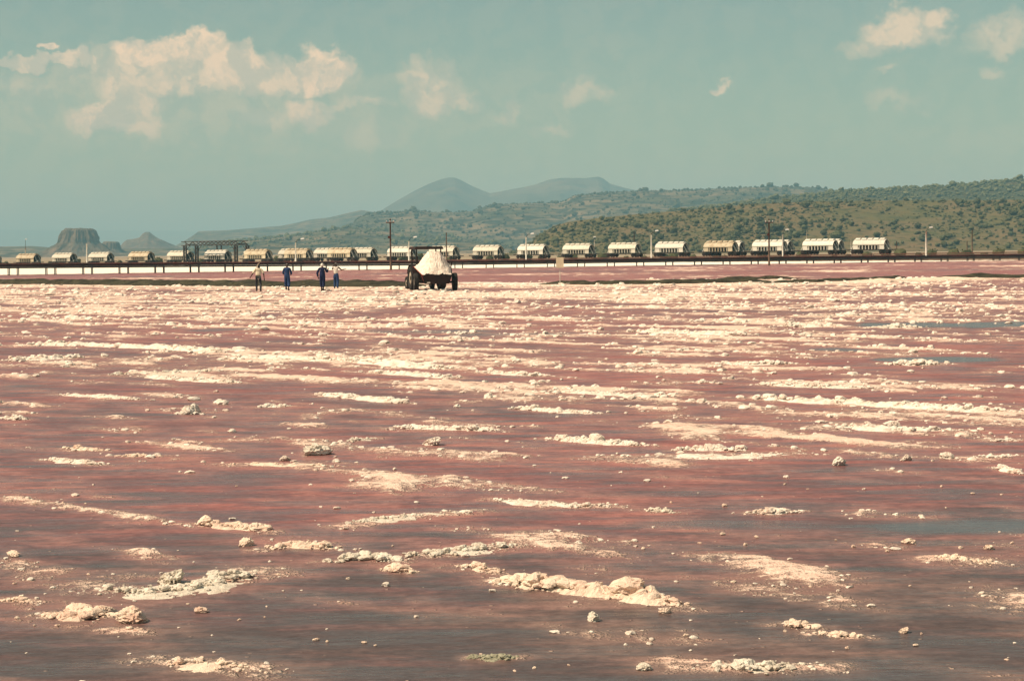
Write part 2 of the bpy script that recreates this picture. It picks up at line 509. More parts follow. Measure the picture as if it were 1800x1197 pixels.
# ridges of heaped salt seen near the camera: base line in the photograph, height, width, material, lump count factor
RIDGES = [
    ([(330, 922), (400, 925), (478, 934)], .085, .22, 'p', 1.0),
    ([(465, 966), (525, 958), (592, 966)], .11, .22, 'p', 1.2),
    ([(575, 988), (640, 982), (705, 986)], .09, .24, 'g', 1.2),
    ([(690, 984), (770, 974), (850, 964), (930, 956)], .06, .34, 'g', 1.0),
    ([(590, 925), (655, 916), (740, 906), (840, 899)], .045, .30, 'g', 0.9),
    ([(795, 996), (845, 1000), (885, 1010)], .07, .2, 'p', 0.8),
    ([(868, 1022), (950, 1032), (1030, 1040), (1110, 1050), (1205, 1068)], .14, .24, 'p', 1.5),
    ([(678, 1000), (728, 1008)], .09, .12, 'p', 1.0),
    ([(175, 1032), (260, 1044), (335, 1036), (400, 1018), (455, 1004)], .08, .42, 'g', 1.3),
    ([(0, 1056), (30, 1056), (70, 1060)], .055, .16, 'p', 1.0),
    ([(85, 1082), (130, 1088), (198, 1082)], .12, .2, 'p', 1.0),
    ([(205, 1106), (248, 1110)], .05, .16, 'p', 0.8),
    ([(262, 1160), (340, 1168), (420, 1176), (485, 1186)], .045, .3, 'p', 0.9),
    ([(1372, 1098), (1440, 1104)], .08, .16, 'p', 1.0),
    ([(1428, 1114), (1520, 1120)], .065, .16, 'p', 1.0),
    ([(1225, 1168), (1300, 1176), (1370, 1173), (1455, 1172)], .07, .3, 'g', 1.0),
    ([(822, 1156), (868, 1160), (912, 1156)], .06, .1, 'd', 1.2),
    ([(1308, 902), (1350, 903), (1412, 899)], .075, .16, 's', 1.1),
    ([(865, 878), (930, 884), (1000, 890), (1078, 890)], .055, .26, 's', 1.0),
    ([(1125, 896), (1190, 902)], .05, .14, 'g', 0.8),
    ([(1635, 980), (1700, 986), (1762, 992)], .05, .17, 'p', 1.0),
    ([(900, 718), (980, 724), (1065, 728)], .09, .24, 's', 0.8),
    ([(962, 772), (1050, 779), (1148, 784)], .09, .24, 's', 0.9),
    ([(1060, 804), (1180, 803), (1300, 802), (1430, 797)], .045, .55, 's', 0.5),
    ([(1180, 792), (1250, 790), (1310, 794)], .10, .2, 's', 1.0),
    ([(1310, 700), (1480, 710), (1620, 718), (1800, 728)], .15, .4, 's', 1.0),
    ([(1455, 748), (1560, 756), (1700, 758)], .10, .4, 's', 0.7),
    ([(688, 752), (770, 754), (882, 758)], .09, .26, 's', 1.0),
    ([(606, 778), (665, 770)], .06, .24, 'g', 0.9),
    ([(447, 716), (520, 714)], .09, .24, 's', 0.8),
    ([(318, 728), (352, 728)], .11, .16, 's', 1.0),
    ([(380, 817), (470, 817), (600, 820)], .05, .3, 'p', 0.6),
    ([(110, 788), (190, 793)], .07, .2, 'p', 0.9),
    ([(198, 803), (290, 802)], .07, .2, 'p', 0.8),
    ([(80, 808), (185, 818)], .07, .2, 's', 0.7),
    ([(555, 694), (625, 700), (722, 710)], .12, .3, 's', 1.0),
    ([(958, 688), (1060, 693), (1180, 700)], .09, .3, 's', 0.9),
    ([(0, 736), (52, 738)], .09, .2, 's', 0.9),
    ([(98, 694), (180, 698), (252, 703)], .08, .3, 's', 0.9),
    ([(1700, 806), (1800, 800)], .05, .3, 's', 0.8),
    ([(1748, 822), (1800, 834)], .09, .2, 's', 0.9),
    ([(1738, 776), (1800, 774)], .08, .2, 's', 0.8),
    ([(40, 606), (160, 608), (300, 613), (400, 621)], .17, .6, 's', 0.8),
    ([(395, 628), (560, 634), (690, 641), (800, 650)], .17, .6, 's', 0.8),
    ([(0, 634), (75, 632), (155, 628)], .16, .5, 's', 0.8),
    ([(185, 660), (300, 655), (400, 652)], .10, .5, 'g', 0.7),
    ([(240, 662), (330, 668), (430, 674)], .10, .35, 's', 0.7),
    ([(1090, 583), (1200, 586), (1330, 590)], .16, .6, 's', 0.6),
    ([(1370, 574), (1430, 575), (1490, 573)], .2, .6, 's', 0.9),
    ([(1515, 577), (1570, 577), (1620, 576)], .2, .5, 's', 0.9),
    ([(1560, 640), (1610, 642), (1650, 640)], .2, .6, 's', 1.0),
    ([(1240, 640), (1330, 641), (1400, 640)], .13, .5, 's', 0.7),
    ([(1330, 676), (1430, 680), (1560, 684)], .11, .4, 's', 0.9),
    ([(1210, 672), (1260, 674)], .1, .3, 's', 0.8),
    ([(840, 655), (900, 658), (960, 662)], .1, .4, 's', 0.7),
    ([(640, 655), (740, 660), (810, 666)], .11, .4, 's', 0.8),
]


def ridge_world(pl):
    return np.array([gnd(x, y)[:2] for x, y in pl])


def dist_poly(P, line):
    """distance of points P (n,2) to a polyline"""
    best = np.full(len(P), 1e9)
    for a, b in zip(line[:-1], line[1:]):
        ab = b - a
        t = np.clip(((P - a) @ ab) / (ab @ ab), 0, 1)
        d = np.hypot(*(P - (a + t[:, None] * ab)).T)
        best = np.minimum(best, d)
    return best


# pale dry patches and brine pools of the photograph, as ellipses on the ground (centre px, radii px)
PATCH = [(1650, 985, 170, 26, .55), (1450, 960, 190, 30, .30), (800, 1082, 140, 16, .42), (1190, 1130, 110, 10, .40),
         (1330, 1045, 160, 12, .35), (420, 1172, 150, 18, .5), (170, 1100, 150, 20, .35), (560, 950, 190, 22, .35), (1000, 1150, 170, 10, .2),
         (1250, 803, 190, 10, .45), (1600, 760, 220, 10, .35), (1250, 735, 260, 8, .4), (1500, 650, 200, 8, .3), (450, 1010, 110, 12, .3),
         (1000, 940, 90, 8, .4), (1060, 1060, 200, 16, .4)]
POOL = [(1660, 571, 200, 6, 1.0), (1640, 632, 150, 5, .9), (1480, 615, 70, 5, .7), (1620, 926, 480, 20, .80), (1230, 918, 220, 7, .55),
        (740, 583, 190, 5, .6), (900, 588, 140, 4, .6), (400, 580, 90, 4, .55), (820, 545, 60, 2, .4), (120, 592, 120, 5, .35),
        (1350, 1190, 420, 10, .55), (700, 1110, 330, 9, .45), (180, 1045, 240, 10, .35), (1000, 1138, 500, 5, .4), (1200, 1085, 200, 9, .35), (20, 680, 60, 9, .5)]


def ell(P, spec):
    px, py, rx, ry, a = spec
    c = gnd(px, py)[:2]
    ex = gnd(px + rx, py)[:2] - c
    top, bot = gnd(px, py - ry)[:2], gnd(px, py + ry)[:2]
    q = P - c
    X = q[:, 0] / np.hypot(*ex)
    Y = q[:, 1] / ((top[1] - bot[1]) / 2)
    return a * sstep(1.25, 0.35, np.hypot(X, Y) + 1.1 * (fbm2(P[:, 0] * .7 + 3, P[:, 1] * .35, 91, 4) - .5))


PIPE_L, PIPE_R = gnd(0, 484)[:2], gnd(1800, 458)[:2]      # foot of the pipeline


def shore(P):
    """depth beyond the line of the pipeline's feet"""
    n = (PIPE_R - PIPE_L) / np.hypot(*(PIPE_R - PIPE_L))
    q = P - PIPE_L
    return -n[1] * q[:, 0] + n[0] * q[:, 1]


BERM_PX = [(-300, 499), (0, 499), (160, 500), (300, 502), (450, 503), (600, 504), (700, 504), (760, 503)]
BERM2_PX = [(960, 500), (1040, 501), (1120, 500), (1200, 499), (1290, 497), (1380, 496)]
BERM3_PX = [(1250, 493), (1330, 491), (1420, 490)]
BERM4_PX = [(1330, 499), (1420, 497), (1500, 493), (1600, 489)]
BERM5_PX = [(1640, 489), (1720, 488), (1800, 488), (2100, 484)]


def salt_field(P):
    X, Y = P[:, 0], P[:, 1]
    a, b = P @ FUR, P @ FURN
    lines = .55 * fbm2(a * .20, b * 1.15, 11, 4) + .45 * fbm2(a * .6, b * 2.3, 12, 3)                     # long rows along the furrows
    blot = fbm2(X * .12, Y * .12, 23, 4)
    fine = fbm2(X * 1.7, Y * .8, 5, 4, .6)
    far = (fbm2(X * .10, Y * .055, 6, 4, .6) - .5) * sstep(135, 160, Y)
    bias = np.interp(Y, [5, 14, 22, 30, 40, 55, 75, 95, 120, 138, 150, 175, 200, 330], [-.20, -.16, -.12, -.05, .02, .11, .20, .29, .34, .34, .12, -.06, -.08, -.04])
    right = sstep(6, 30, X) * sstep(70, 95, Y) * sstep(135, 105, Y)
    s = (lines - .5) * 1.9 + (blot - .5) * .7 + (fine - .5) * .75 + 1.5 * far + bias + .235 - .16 * right
    return s


def fields(P):
    X, Y = P[:, 0], P[:, 1]
    s = np.clip(salt_field(P), 0, 1)
    wet, dark = np.zeros(len(P)), np.zeros(len(P))
    near = Y < 75
    for pl, h, w, m, k in RIDGES:
        L = ridge_world(pl)
        lo, hi = L.min(0) - 4 * w - 1, L.max(0) + 4 * w + 1
        idx = np.where(near & (X > lo[0]) & (X < hi[0]) & (Y > lo[1]) & (Y < hi[1]))[0]
        if len(idx):
            d = dist_poly(P[idx], L) / (w * 1.45) + .8 * (fbm2(X[idx] * 2.2, Y[idx] * 2.2, 31, 3) - .5)
            s[idx] = np.maximum(s[idx], .52 * sstep(1.25, .1, d))
    for p in PATCH:
        s = np.maximum(s, np.clip(s, 0, 1) * .3 + .76 * ell(P, p))
    for p in POOL:
        wet = np.maximum(wet, ell(P, p))
    sh = shore(P)
    jag = 3.0 * (fbm2(X * .15, Y * .15, 77, 3) - .5)
    s = np.where(sh > jag + 2.5, 1.0, s)                       # white flats under the pipeline
    dark = np.maximum(dark, .9 * np.exp(-((sh - jag - .5) / 1.6) ** 2))
    # crust of clean salt in front of the dark bank
    for pl in (BERM_PX, BERM2_PX, BERM4_PX):
        L = ridge_world(pl)
        d = dist_poly(P, L)
        front = np.where(Y < np.interp(X, L[:, 0], L[:, 1]), 1.0, .45)
        s = np.maximum(s, .75 * np.exp(-(d / 13) ** 2) * front)
    wheel = dist_poly(P, np.array([gnd(-100, 523)[:2], gnd(200, 516)[:2], gnd(480, 508)[:2]]))
    dark = np.maximum(dark, .8 * np.exp(-(wheel / .9) ** 2) * sstep(.35, .6, fbm2(X * .2, Y * .2, 41, 3) + .1))
    red = .9 * (fbm2(X * .08 + 9, Y * .05, 8, 3) - .5) * sstep(135, 160, Y) + np.interp(Y, [5, 12, 15, 19, 25, 35, 60, 110, 170, 300], [-.10, -.02, .10, .30, .46, .52, .50, .52, .74, .76]) + .5 * (fbm2(X * .1 + 5, Y * .1, 3, 3) - .5)
    white = np.where(sh > jag + 2.5, 1.0, 0.0)
    return s, wet, red, dark, white


def build_pan():
    NR, NC = 510, 530
    k = np.linspace(0, 1, NR)
    dyn = 1700.0 * (21.0 / 1700.0) ** k
    Yr = CAM_H * F0 / dyn
    u = np.linspace(-0.42, 0.42, NC)
    Yg, Ug = np.meshgrid(Yr, u, indexing='ij')
    Xg = Ug * (Yg + 3.0)
    P = np.stack([Xg.ravel(), Yg.ravel()], 1)
    s, wet, red, dark, white = fields(P)
    X, Y = P.T
    z = .03 * sstep(.42, .7, s) * (.4 + 1.2 * fbm2(X * 2.5, Y * 2.5, 61, 4)) * (1 - np.clip(wet, 0, 1))
    z += np.where(Y > 60, 1.0, .3) * .09 * sstep(.45, .75, s) * np.maximum(0, fbm2(X * .8, Y * .8, 67, 4) - .42) * (1 - np.clip(wet, 0, 1))
    V = np.stack([X, Y, z], 1)
    i = np.arange(NR * NC).reshape(NR, NC)
    F = np.stack([i[:-1, :-1], i[:-1, 1:], i[1:, 1:], i[1:, :-1]], -1).reshape(-1, 4)
    me = np_data('salt_pan', V, F, M_PAN, True, dict(salt=s, wet=wet, red=red, dark=dark, white=white))
    tag(link('salt_pan', me), kind='structure')


build_pan()

M_PLAIN = mottled('plain_soil', (0.22, 0.17, 0.11), (0.36, 0.30, 0.20), 0.01, 0.9, 0.2)
pl = MB()
pl.add([(-32000, -32000, -.12), (32000, -32000, -.12), (32000, 32000, -.12), (-32000, 32000, -.12)], [(0, 1, 2, 3)])
tag(pl.build('plain', M_PLAIN), kind='structure')


# ------------------------------------------------------------------ banks and embankment
def bank(name, line, z_base, prof, mat, nz=(.0, 1.0), step=.6, seed=1, smooth=False, taper=True):
    """raised strip along a line; prof: list of (offset across, height)"""
    line = np.asarray(line, float)
    seg = np.hypot(*np.diff(line, axis=0).T)
    cum = np.concatenate([[0], np.cumsum(seg)])
    n = max(8, int(cum[-1] / step))
    tt = np.linspace(0, cum[-1], n)
    cx, cy = np.interp(tt, cum, line[:, 0]), np.interp(tt, cum, line[:, 1])
    zb = np.interp(tt, cum, z_base if np.ndim(z_base) else np.full(len(line), z_base))
    tx, ty = np.gradient(cx), np.gradient(cy)
    ln = np.hypot(tx, ty)
    nx, ny = -ty / ln, tx / ln
    V = []
    end = np.clip(np.minimum(tt, cum[-1] - tt) / (6 * step), 0, 1) if taper else np.ones(n)
    for o, h in prof:
        wob = nz[0] * 1.2 * (fbm2(tt * nz[1], np.full(n, o * 3 + seed), seed, 4) - .5)
        hz = h * (1 + 1.6 * (fbm2(tt * nz[1] * 1.7, np.full(n, o * 5 + seed), seed + 9, 4) - .5) * (nz[0] > 0)) * end
        V.append(np.stack([cx + nx * (o + wob), cy + ny * (o + wob), zb + hz - (.03 if h <= 0 else 0)], 1))
    m = len(prof)
    V = np.stack(V, 1).reshape(-1, 3)
    i = np.arange(n * m).reshape(n, m)
    F = np.stack([i[:-1, :-1], i[1:, :-1], i[1:, 1:], i[:-1, 1:]], -1).reshape(-1, 4)
    return tag(link(name, np_data(name, V, F, mat, smooth)), kind='structure')


M_BERM = mottled('mud_bank', (0.026, 0.024, 0.014), (0.066, 0.060, 0.034), 1.2, 0.9, 0.2, 0.2, 3.0)
M_EMB = mottled('embankment_ballast', (0.10, 0.065, 0.045), (0.20, 0.14, 0.10), 0.8, 0.9, 0.2, 0.1, 4.0)
mprof = lambda h, w: [(-w, 0), (-w * .8, h * .5), (-w * .45, h * .9), (-w * .1, h), (w * .3, h * .95), (w * .7, h * .6), (w, 0)]
bank('mud_bank', ridge_world(BERM_PX), 0.0, mprof(.36, 3.0), M_BERM, (.5, .6), .4, 3)
bank('mud_bank', ridge_world(BERM2_PX), 0.0, mprof(.26, 1.6), M_BERM, (.6, .5), .4, 4)
bank('mud_bank', ridge_world(BERM3_PX), 0.0, mprof(.22, 1.6), M_BERM, (.6, .5), .4, 5)
bank('mud_bank', ridge_world(BERM4_PX), 0.0, mprof(.18, 1.0), M_BERM, (.6, .5), .4, 6)
bank('mud_bank', ridge_world(BERM5_PX), 0.0, mprof(.26, 2.4), M_BERM, (.6, .5), .4, 7)
bank('salt_bank', ridge_world([(1500, 498), (1580, 495), (1660, 493), (1735, 491)]), 0.0, mprof(.20, 1.8), M_SALT_PINK, (.8, .5), .4, 8)
bank('salt_bank', ridge_world([(800, 497), (900, 499), (1010, 500), (1120, 501)]), 0.0, mprof(.07, 1.2), M_SALT, (.6, .5), .4, 9)

# train lines: depth 450 m at the left, 340 m at the right
YL, YR = 452.0, 338.0


def train_Y(px, off=0.0):
    # straight line in plan through the two measured ends
    A, B = at(30, 467, YL)[:2], at(1525, 446, YR)[:2]
    d = ray(px, 450)
    # intersect the vertical plane of the view ray with the line
    t = (A[0] * d[1] - A[1] * d[0]) / (d[0] * (B[1] - A[1]) - d[1] * (B[0] - A[0]))
    p = A + t * (B - A)
    return p[1] + off


RAIL = np.array([at(30, 467, YL), at(1525, 446.5, YR)])
RDIR = (RAIL[1] - RAIL[0]) / np.linalg.norm(RAIL[1] - RAIL[0])
RYAW = math.atan2(RDIR[1], RDIR[0])
RN2 = np.array([-RDIR[1], RDIR[0], 0.0])                     # away from the camera
emb = [RAIL[0] - RDIR * 160, RAIL[0], RAIL[1], RAIL[1] + RDIR * 130]
bank('rail_embankment', [p[:2] + RN2[:2] * 3.0 for p in emb], [max(p[2], .05) - .30 for p in emb], [(-11, -2.2), (-7.2, -.55), (-5.6, 0.0), (0, .03), (6, 0.0), (10, -2.0)], M_EMB, (.0, 1), 2.0, 12, taper=False)

# ------------------------------------------------------------------ hills (real distance and size), each a grid with its own relief


def hill_material(name, cols, scale, spk=None, spk_scale=1.0, spk_col=(0.05, 0.06, 0.03), lo=.42, hi=.62):
    def f(T, b):
        co = T.new('ShaderNodeNewGeometry').outputs['Position']
        n = T.noise(co, scale, 7.0, 0.65)
        c = T.mix(T.mapr(n, 0.35, 0.65), cols[0], cols[1])
        n2 = T.noise(co, scale * 4.3, 6.0, 0.65)
        c = T.mix(T.mapr(n2, 0.52, 0.70), c, cols[2])
        if spk:
            n3 = T.noise(co, spk_scale, 5.0, 0.7)
            c = T.mix(T.mapr(n3, lo, hi, 0, spk), c, spk_col)
        T.l.new(c, b.inputs['Base Color'])
    return principled(name, f, 0.95, 0.1)


def hill(name, crest, Zc, Zf, Zb, mat, rough, scale, seed, shape, cols=260, rows=90, cliff=None, gully=.0, base=0.0):
    """crest: skyline points in the photograph; Zf, Zc, Zb: depth of foot, crest and back foot"""
    cx = np.array([c[0] for c in crest], float)
    cz = np.array([at(c[0], c[1], Zc)[2] for c in crest])
    ux = np.array([at(c[0], c[1], Zc)[0] / Zc for c in crest])
    us = np.linspace(ux[0], ux[-1], cols)
    Hc = np.maximum(np.interp(us, ux, cz), .0)
    vf, vb = np.linspace(0, 1, rows), np.linspace(0, 1, rows // 4)[1:]
    Yv = np.concatenate([Zf + (Zc - Zf) * vf, Zc + (Zb - Zc) * vb])
    pr = np.concatenate([shape(vf), 1 - vb ** 1.5])
    U, Yg = np.meshgrid(us, Yv)
    PR = np.repeat(pr[:, None], cols, 1)
    X = U * (Zc + (Yg - Zc) * .85)
    n = fbm2(X / scale, Yg / scale, seed, 6, .55) - .5
    g = np.abs(fbm2(X / (scale * .7), Yg / (scale * 2.5), seed + 40, 4) - .5)
    edge = np.sin(np.pi * np.clip(PR, 0, 1)) * .9 + .10 * PR
    Z = Hc[None, :] * PR + (rough * n - gully * (g * 2 - .3)) * edge * np.minimum(1, Hc[None, :] / (Hc.max() * .35))
    Z = np.maximum(Z, -3) + base
    V = np.stack([X.ravel(), Yg.ravel(), Z.ravel()], 1)
    nr = len(Yv)
    i = np.arange(nr * cols).reshape(nr, cols)
    F = np.stack([i[:-1, :-1], i[:-1, 1:], i[1:, 1:], i[1:, :-1]], -1).reshape(-1, 4)
    o = tag(link(name, np_data(name, V, F, mat, True)), kind='structure')
    return dict(us=us, Yv=Yv, Z=Z, Zc=Zc, X=X, nr=nr, cols=cols)


lin = lambda v: v
soft = lambda v: .35 * v + .65 * (3 * v ** 2 - 2 * v ** 3)
early = lambda v: 1 - (1 - v) ** 1.7
late = lambda v: v ** 1.5

M_NEAR = hill_material('hill_grass', [(0.108, 0.104, 0.045), (0.158, 0.118, 0.064), (0.068, 0.078, 0.034)], 0.018, .75, 0.16, (0.05, 0.058, 0.028), .50, .60)
M_WOOD = hill_material('hill_woodland', [(0.050, 0.058, 0.028), (0.085, 0.085, 0.038), (0.14, 0.115, 0.06)], 0.012, .8, 0.10, (0.026, 0.034, 0.018), .45, .58)
M_MID = hill_material('hill_scrub', [(0.075, 0.080, 0.042), (0.20, 0.16, 0.10), (0.045, 0.052, 0.030)], 0.007, .9, 0.03, (0.020, 0.027, 0.017), .47, .56)
M_FAR = hill_material('mountain_slope', [(0.075, 0.075, 0.045), (0.16, 0.14, 0.09), (0.045, 0.05, 0.032)], 0.0022, .5, 0.012, (0.04, 0.042, 0.025))
M_ROCK = hill_material('butte_rock', [(0.16, 0.125, 0.085), (0.10, 0.085, 0.06), (0.22, 0.17, 0.12)], 0.02, .7, 0.07, (0.05, 0.05, 0.035))

near_crest = [(890, 447), (925, 438), (945, 414), (975, 397), (1000, 390), (1060, 382), (1150, 374), (1250, 366), (1330, 359), (1420, 355), (1500, 353),
              (1600, 352), (1700, 352), (1800, 351), (1950, 347), (2300, 340)]
HN = hill('near_hill', near_crest, 1150, 940, 1700, M_NEAR, 9.0, 120, 51, lambda v: .75 * v + .25 * v ** 2, 320, 100, gully=3.0)
wood_crest = [(930, 440), (1000, 410), (1100, 388), (1200, 371), (1350, 352), (1450, 341), (1500, 337), (1550, 335), (1600, 332), (1650, 329), (1700, 326),
              (1750, 322), (1800, 316), (1950, 306), (2300, 295)]
HW = hill('wooded_ridge', wood_crest, 2000, 1650, 2900, M_WOOD, 10.0, 200, 57, early, 320, 80, gully=4.0)
mid_crest = [(480, 446), (560, 436), (590, 420), (615, 396), (640, 378), (660, 373), (690, 374), (730, 371), (780, 375), (830, 373), (850, 366), (875, 361), (930, 359), (985, 357),
             (998, 351), (1006, 345), (1060, 340), (1120, 336), (1200, 334), (1300, 331), (1400, 329), (1440, 330), (1480, 338), (1560, 352), (1700, 372), (2000, 400)]
HM = hill('scrub_ridge', mid_crest, 3600, 2700, 5000, M_MID, 34.0, 420, 63, early, 420, 110, gully=16.0)
blue_crest = [(250, 446), (310, 436), (335, 420), (352, 407), (400, 405), (450, 401), (495, 397), (520, 392), (545, 386), (580, 382), (605, 376), (635, 369), (665, 374), (720, 382), (800, 396), (900, 420)]
hill('blue_ridge', blue_crest, 5200, 4100, 6600, M_MID, 34.0, 500, 71, early, 260, 70, gully=22.0)
low_crest = [(330, 446), (380, 432), (430, 422), (500, 417), (560, 408), (610, 400), (680, 405), (760, 412), (900, 430)]
HF = hill('scrub_foothill', low_crest, 2900, 2200, 3600, M_MID, 16.0, 260, 73, early, 200, 60, gully=8.0)
mount_crest = [(520, 446), (600, 404), (640, 388), (668, 371), (690, 358), (720, 341), (750, 325), (772, 315), (788, 311), (800, 312), (812, 318), (830, 328), (848, 336), (862, 341),
               (900, 334), (940, 326), (965, 317), (985, 314), (1030, 314), (1052, 312), (1060, 315), (1072, 324), (1095, 330), (1130, 338), (1250, 360), (1500, 410)]
hill('blue_mountain', mount_crest, 7200, 5900, 9200, M_FAR, 70.0, 520, 79, lin, 320, 90, gully=95.0)
hill('far_escarpment', [(-500, 398), (-100, 402), (0, 404), (120, 405), (300, 406), (420, 408), (600, 412), (900, 420)], 19000, 15000, 24000, M_FAR, 40.0, 1500, 83, early, 160, 40)
hill('low_hill', [(-500, 430), (-100, 433), (0, 434), (60, 433), (110, 437), (200, 438), (300, 437), (420, 440), (560, 444)], 3300, 2500, 4200, M_MID, 10.0, 240, 87, early, 240, 50, gully=4.0)


def butte(name, px, top_px, base_px, Z, half_top, half_base, mat, seed, bump=(), skew=0.0):
    """flat-topped hill: cliffs over a talus apron, built round"""
    c = at(px, base_px, Z)
    H = at(px, top_px, Z)[2] - (-1)
    s = Z / F0
    n, rings = 120, 46
    V, F = [], []
    th = np.linspace(0, 2 * np.pi, n, endpoint=False)
    k_ = half_top / 29.0
    prof = [(half_base, 0.0), (half_base * .80, .10), (half_base * .62, .24), (46 * k_, .40), (39 * k_, .49), (37 * k_, .53), (35 * k_, .72), (33 * k_, .78), (31 * k_, .92), (26 * k_, .985), (14 * k_, 1.0), (.01, 1.0)]
    pr = np.array(prof)
    tt = np.linspace(0, len(prof) - 1, rings)
    rr, hh = np.interp(tt, range(len(prof)), pr[:, 0]), np.interp(tt, range(len(prof)), pr[:, 1])
    P = []
    for r, h in zip(rr, hh):
        rad = s * r
        w = 1 + .5 * (fbm2(np.cos(th) * 3.1 + 7 + seed, np.sin(th) * 3.1 + h * .9, seed, 5, .6) - .5)
        gl = 1 - .34 * np.abs(fbm2(th * 7, np.full(n, h * 1.5), seed + 3, 3) - .5)
        x, y = c[0] + rad * w * gl * np.cos(th) + skew * s * h, Z + .8 * rad * w * gl * np.sin(th)
        z = -1 + H * h + (fbm2(x / (9 * s) + 3, y / (9 * s), seed + 5, 3) - .5) * H * .10 * (h > .05)
        P.append(np.stack([x, y, z], 1))
    V = np.concatenate(P)
    i = np.arange(rings * n).reshape(rings, n)
    j = np.roll(i, -1, 1)
    F = np.stack([i[:-1], j[:-1], j[1:], i[1:]], -1).reshape(-1, 4)
    tag(link(name, np_data(name, V, F, mat, False)), kind='structure')


butte('flat_topped_butte', 140, 402, 444, 2500, 29, 92, M_ROCK, 5)
butte('butte_shoulder_hill', 195, 425, 444, 2760, 13, 44, M_ROCK, 8)
hill('rocky_butte', [(195, 446), (210, 436), (218, 426), (224, 421), (236, 420), (246, 418), (251, 411), (256, 408), (263, 408), (269, 413), (278, 419), (290, 424), (302, 430), (335, 443)],
     3900, 3720, 4100, M_ROCK, 22.0, 120, 89, early, 120, 60, gully=10.0)

# ------------------------------------------------------------------ vegetation
M_LEAF = mottled('leaves', (0.050, 0.061, 0.028), (0.096, 0.099, 0.045), 0.35, 0.8, 0.15, rand=.45)
M_BARK = mottled('bark', (0.12, 0.09, 0.06), (0.2, 0.16, 0.11), 3, 0.9, 0.2)


def crown_template(seed, sub, leaves, squash=.75):
    r = np.random.default_rng(seed)
    V, F = icosphere(sub)
    n = vn3(V * 1.7 + seed * 3.1, seed) + .5 * vn3(V * 4 + seed, seed + 1)
    V = V * (.55 + .42 * n)[:, None]
    V[:, 2] = V[:, 2] * squash + .72
    Vs, Fs = [V], [F]
    base = len(V)
    d = r.normal(size=(leaves, 3))
    d /= np.linalg.norm(d, axis=1)[:, None]
    nn = vn3(d * 1.7 + seed * 3.1, seed) + .5 * vn3(d * 4 + seed, seed + 1)
    c = d * ((.55 + .42 * nn) * r.uniform(.85, 1.18, leaves))[:, None]
    c[:, 2] = c[:, 2] * squash + .72
    a = r.normal(size=(leaves, 3)); a /= np.linalg.norm(a, axis=1)[:, None]
    b = np.cross(a, r.normal(size=(leaves, 3))); b /= np.linalg.norm(b, axis=1)[:, None]
    sz = r.uniform(.07, .17, leaves)[:, None]
    Q = np.stack([c - a * sz, c + b * sz * .8, c + a * sz, c - b * sz * .8], 1).reshape(-1, 3)
    q = np.arange(leaves * 4).reshape(-1, 4) + base
    Fs.append(np.concatenate([q[:, [0, 1, 2]], q[:, [0, 2, 3]]]))
    return np.concatenate([V, Q]), np.concatenate(Fs)


def surf(Hd, u, Y):
    iy = np.clip(np.searchsorted(Hd['Yv'], Y) - 1, 0, Hd['nr'] - 2)
    fu = np.clip((u - Hd['us'][0]) / (Hd['us'][1] - Hd['us'][0]), 0, Hd['cols'] - 1.01)
    iu = fu.astype(int)
    fu = fu - iu
    fy = (Y - Hd['Yv'][iy]) / (Hd['Yv'][iy + 1] - Hd['Yv'][iy])
    A = lambda G: (G[iy, iu] * (1 - fu) + G[iy, iu + 1] * fu) * (1 - fy) + (G[iy + 1, iu] * (1 - fu) + G[iy + 1, iu + 1] * fu) * fy
    return A(Hd['X']), A(Hd['Z'])


def scatter(Hd, n, Ya, Yb, dens_scale, seed, thr, ulo=-1, uhi=1):
    r = np.random.default_rng(seed)
    m = n * 8
    u = r.uniform(max(Hd['us'][0], ulo), min(Hd['us'][-1], uhi), m)
    Y = Ya + (Yb - Ya) * r.uniform(0, 1, m) ** .8
    x, z = surf(Hd, u, Y)
    d = fbm2(x / dens_scale, Y / (dens_scale * 2), seed, 4)
    ok = (d + r.uniform(-.12, .12, m) > thr) & (z > .6)
    return np.stack([x, Y, z], 1)[ok][:n]


def joined(name, P, S, templ, mat, kind_label=None, yaw=None, seed=0, squash=None, kind='stuff'):
    r = np.random.default_rng(seed)
    yaw = r.uniform(0, 6.28, len(P))
    Vs, Fs, off = [], [], 0
    which = r.integers(0, len(templ), len(P))
    for k, (TV, TF) in enumerate(templ):
        sel = np.where(which == k)[0]
        if not len(sel): continue
        c, s = np.cos(yaw[sel])[:, None], np.sin(yaw[sel])[:, None]
        sc = S[sel]
        sx, sy, sz = (sc[:, 0:1], sc[:, 1:2], sc[:, 2:3]) if sc.ndim == 2 else (sc[:, None],) * 3
        x, y = TV[:, 0][None] * sx, TV[:, 1][None] * sy
        V = np.stack([c * x - s * y + P[sel, 0:1], s * x + c * y + P[sel, 1:2], TV[:, 2][None] * sz + P[sel, 2:3]], -1)
        Vs.append(V.reshape(-1, 3))
        nv = len(TV)
        Fs.append((TF[None] + (np.arange(len(sel)) * nv)[:, None, None] + off).reshape(-1, TF.shape[1]))
        off += len(sel) * nv
    me = np_data(name, np.concatenate(Vs), np.concatenate(Fs), mat, False)
    return link(name, me), me


